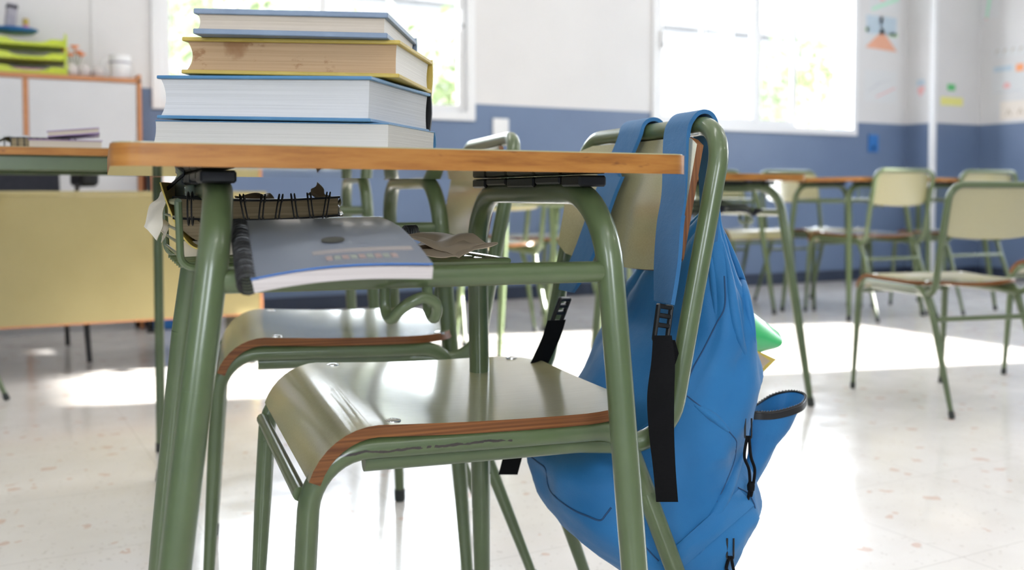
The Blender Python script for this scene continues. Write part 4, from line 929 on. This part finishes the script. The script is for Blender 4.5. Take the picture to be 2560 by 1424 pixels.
t, w, h = wallbox('wall_socket', 'blue painted socket on the blue wall right of the right window', 'socket', 2169, 337, 2194, 380, 'bluepl', 0.012)
MB().lathe([(0, -0.002), (0.014, -0.002), (0.014, 0.001), (0, 0.001)], (0, -0.0125, h*0.25), 14, mtx=Matrix.Rotation(PI/2, 3, 'X')).build('socket_hole', 'black', t)
M['paper'] = mat('drawing_paper', (0.69, 0.695, 0.70), 0.7); M['pbl'] = mat('pale_blue_crayon', (0.50, 0.60, 0.68), 0.8); M['por'] = mat('orange_brown_crayon', (0.78, 0.40, 0.27), 0.8); M['pgr'] = mat('green_crayon', (0.35, 0.65, 0.25), 0.8)
M['pgr2'] = mat('green_card', (0.12, 0.52, 0.18), 0.6); M['pye'] = mat('yellow_card', (0.80, 0.76, 0.25), 0.6); M['ppk'] = mat('pink_crayon', (0.80, 0.45, 0.45), 0.8); M['ppe'] = mat('peach_paper', (0.82, 0.74, 0.66), 0.7); M['pgy'] = mat('pencil_grey', (0.60, 0.60, 0.63), 0.8); M['pmi'] = mat('mint_crayon', (0.48, 0.78, 0.60), 0.8)
def drawing(label, cat, px0, py0, px1, py1, shapes, paper='paper', plane='Y', val=None):
    t, w, h = wallbox('wall_drawing' if cat == 'drawing' else 'wall_card', label, cat, px0, py0, px1, py1, paper, 0.0015, None, plane, val)
    for k, (m, poly) in enumerate(shapes):
        mb = MB(); n = len(poly); vs = [((u-0.5)*w, -0.0022, v*h) for u, v in poly]+[((u-0.5)*w, -0.0016, v*h) for u, v in poly]
        mb.add(vs, [tuple(range(n)), tuple(range(n, 2*n))[::-1]]+[(i, i+n, (i+1) % n+n, (i+1) % n) for i in range(n)]); mb.build('drawn_shape', m, t, smooth=False)
    return t
def R4(a, b, c, d): return [(a, b), (c, b), (c, d), (a, d)]
drawing('child drawing of an orange-brown mountain with a small figure on top, right of the window', 'drawing', 2160, 42, 2246, 122, [('pbl', R4(0.06, 0.45, 0.94, 0.95)), ('por', [(0.03, 0.05), (0.97, 0.0), (0.62, 0.45), (0.5, 0.68), (0.42, 0.45)]), ('pgr', R4(0.04, 0.5, 0.14, 0.6)), ('pgr', R4(0.72, 0.42, 0.97, 0.52)), ('ppk', R4(0.44, 0.80, 0.54, 0.95)), ('bluepl', R4(0.455, 0.70, 0.53, 0.80))])
drawing('faint pencil drawing with a thin pink line, below the mountain drawing', 'drawing', 2160, 180, 2242, 252, [('pgy', [(0.1, 0.3), (0.55, 0.62), (0.54, 0.66), (0.1, 0.35)]), ('ppk', [(0.35, 0.12), (0.95, 0.45), (0.95, 0.5), (0.36, 0.17)]), ('pgy', [(0.3, 0.55), (0.8, 0.7), (0.8, 0.73), (0.3, 0.58)])])
drawing('drawing with a mint green diagonal stripe above the mountain drawing', 'drawing', 2172, -50, 2250, 28, [('pmi', [(0.1, 0.02), (0.98, 0.40), (0.98, 0.52), (0.1, 0.12)]), ('ppk', R4(0.35, 0.34, 0.5, 0.42)), ('pbl', R4(0.1, 0.5, 0.6, 0.9))])
drawing('small red and blue shield shaped card on the side of the corner column', 'card', 2288, 194, 2316, 246, [('ppk', [(0.2, 0.35), (0.5, 0.05), (0.85, 0.35), (0.85, 0.62), (0.3, 0.55)]), ('pbl', R4(0.15, 0.62, 0.85, 0.92)), ('pgy', R4(0.3, 0.70, 0.6, 0.78))], 'paper', 'X', CX0)
drawing('small green square card on the corner column', 'card', 2368, 211, 2388, 226, [], 'pgr2', 'Y', CY0)
drawing('yellow strip of card on the corner column under the green square', 'card', 2351, 245, 2407, 262, [], 'pye', 'Y', CY0)
drawing('child drawing with an orange sun and a pink figure on the right wall', 'drawing', 2480, 156, 2562, 236, [('pbl', R4(0.05, 0.78, 0.62, 0.96)), ('orangepl', R4(0.74, 0.72, 0.98, 0.98)), ('ppk', [(0.34, 0.22), (0.44, 0.16), (0.58, 0.2), (0.56, 0.34), (0.42, 0.38)]), ('pgy', R4(0.1, 0.02, 0.9, 0.06))], 'paper', 'X', WX)
drawing('peach coloured poster with looping pattern just above the blue paint on the right wall', 'drawing', 2500, 246, 2600, 300, [('kraft', [(0.15, 0.25), (0.22, 0.6), (0.3, 0.25), (0.28, 0.2), (0.22, 0.5), (0.17, 0.2)]), ('kraft', [(0.45, 0.25), (0.52, 0.6), (0.6, 0.25), (0.58, 0.2), (0.52, 0.5), (0.47, 0.2)])], 'ppe', 'X', WX)
drawing('drawing with a long green stem and pink tip high on the right wall', 'drawing', 2440, -40, 2500, 54, [('pmi', [(0.42, 0.05), (0.52, 0.05), (0.72, 0.95), (0.56, 0.95)]), ('ppk', R4(0.4, 0.0, 0.5, 0.06))], 'paper', 'X', WX)
drawing('paper strip with a row of small beige arches on the right wall', 'drawing', 2482, 112, 2565, 146, [('kraft', [(0.08+0.24*k, 0.1), (0.10+0.24*k, 0.75), (0.17+0.24*k, 0.9), (0.22+0.24*k, 0.6), (0.16+0.24*k, 0.74), (0.12+0.24*k, 0.6)]) for k in range(4)], 'paper', 'X', WX)

# ------------------------------------------------------------------ outside
tag(MB().box((-25, WY+WT, -0.25), (40, 60, -0.12)).build('ground_outside', 'pave', smooth=False), kind='structure')
def tree(label, x, y, hh, r, nl, seed, zb=0.0):
    rnd = random.Random(seed); t = thing('garden_tree', label, 'tree', (x, y, -0.12), 0, 'trees outside the windows')
    tr_ = MB().tube([(0, 0, 0), (0.04, 0.02, hh*0.4), (-0.03, 0.03, hh*0.8)], [0.11, 0.08, 0.05], 10)
    for k in range(6):
        a = rnd.random()*6.28; z = hh*(0.35+0.08*k); tr_.tube([(0, 0, z), (math.cos(a)*r*0.4, math.sin(a)*r*0.4, z+0.25*r), (math.cos(a)*r*0.75, math.sin(a)*r*0.75, z+0.4*r)], [0.035, 0.022, 0.008], 6)
    tr_.build('trunk', 'bark', t)
    mb = MB(); cl_ = [Vector((rnd.uniform(-1, 1)*r*0.75, rnd.uniform(-1, 1)*r*0.75, hh*0.45+rnd.random()*hh*0.6)) for _ in range(22)]
    for k in range(nl):
        c = cl_[k % 22]; p = c+Vector((rnd.gauss(0, 1), rnd.gauss(0, 1), rnd.gauss(0, 0.8)))*r*0.2
        n_ = Vector((rnd.uniform(-1, 1), rnd.uniform(-1, 1), rnd.uniform(-0.2, 1))).normalized(); a = n_.orthogonal().normalized(); b = n_.cross(a); L = rnd.uniform(0.06, 0.13)
        mb.add([p-a*L, p-b*L*0.4, p+a*L, p+b*L*0.4+n_*0.01], [(0, 1, 2, 3)])
    mb.build('foliage', 'terraleaf', t, smooth=False)
M['facade'] = plain_var('weathered_grey_render', (0.070, 0.070, 0.073), (0.095, 0.095, 0.095), 1.5, 0.8); M['brick2'] = plain_var('weathered_brick', (0.085, 0.06, 0.047), (0.12, 0.09, 0.07), 5, 0.8)
t = thing('neighbour_building', 'grey neighbouring building with shutters, outside behind both windows', 'building', (9, 17, -0.12))
mb = MB(); mb.box((-18, 0, 0), (22, 6, 4.3)); mb.build('wall_body', 'facade', t, smooth=False); MB().box((-18.1, -0.12, 4.3), (22.1, 6.1, 4.5), bev=0.02).build('parapet', 'facade', t, smooth=False)
for k in range(12):
    f_ = MB().box((-16+3.0*k, -0.06, 1.5), (-14.9+3.0*k, -0.001, 2.7)).build('window_surround', 'render', t, smooth=False); MB().box((-15.9+3.0*k, -0.075, 1.6), (-15.0+3.0*k, -0.0605, 2.6)).build('shutter', 'facade', f_, smooth=False)
tree('leafy tree outside behind the right half of the left window', 5.3, 12.0, 2.9, 1.2, 1500, 1)
tree('leafy tree outside behind the left half of the left window', 2.9, 13.5, 3.6, 1.2, 1100, 2)
tree('sparse tree outside behind the open right part of the right window', 13.0, 12.8, 3.4, 1.0, 900, 3)
t = thing('garden_wall', 'pinkish brick garden wall far outside the right window', 'wall', (17, 15, -0.12)); MB().box((-2.3, 0, 0), (5, 0.25, 3.3)).build('wall_body', 'brick2', t, smooth=False); MB().box((-2.4, -0.05, 3.3), (5.1, 0.3, 3.4), bev=0.01).build('coping', 'render', t)

bp_, fq = JK; o = MB().grid(crumple(fq, 16, 12, 0.03, 14, 5), 0.006).build('folded_jacket', 'darkcloth', None, off=bp_); o.location = bp_; tag(o, 'dark crumpled jacket lying in the basket of the desk right of the backpack', 'jacket')
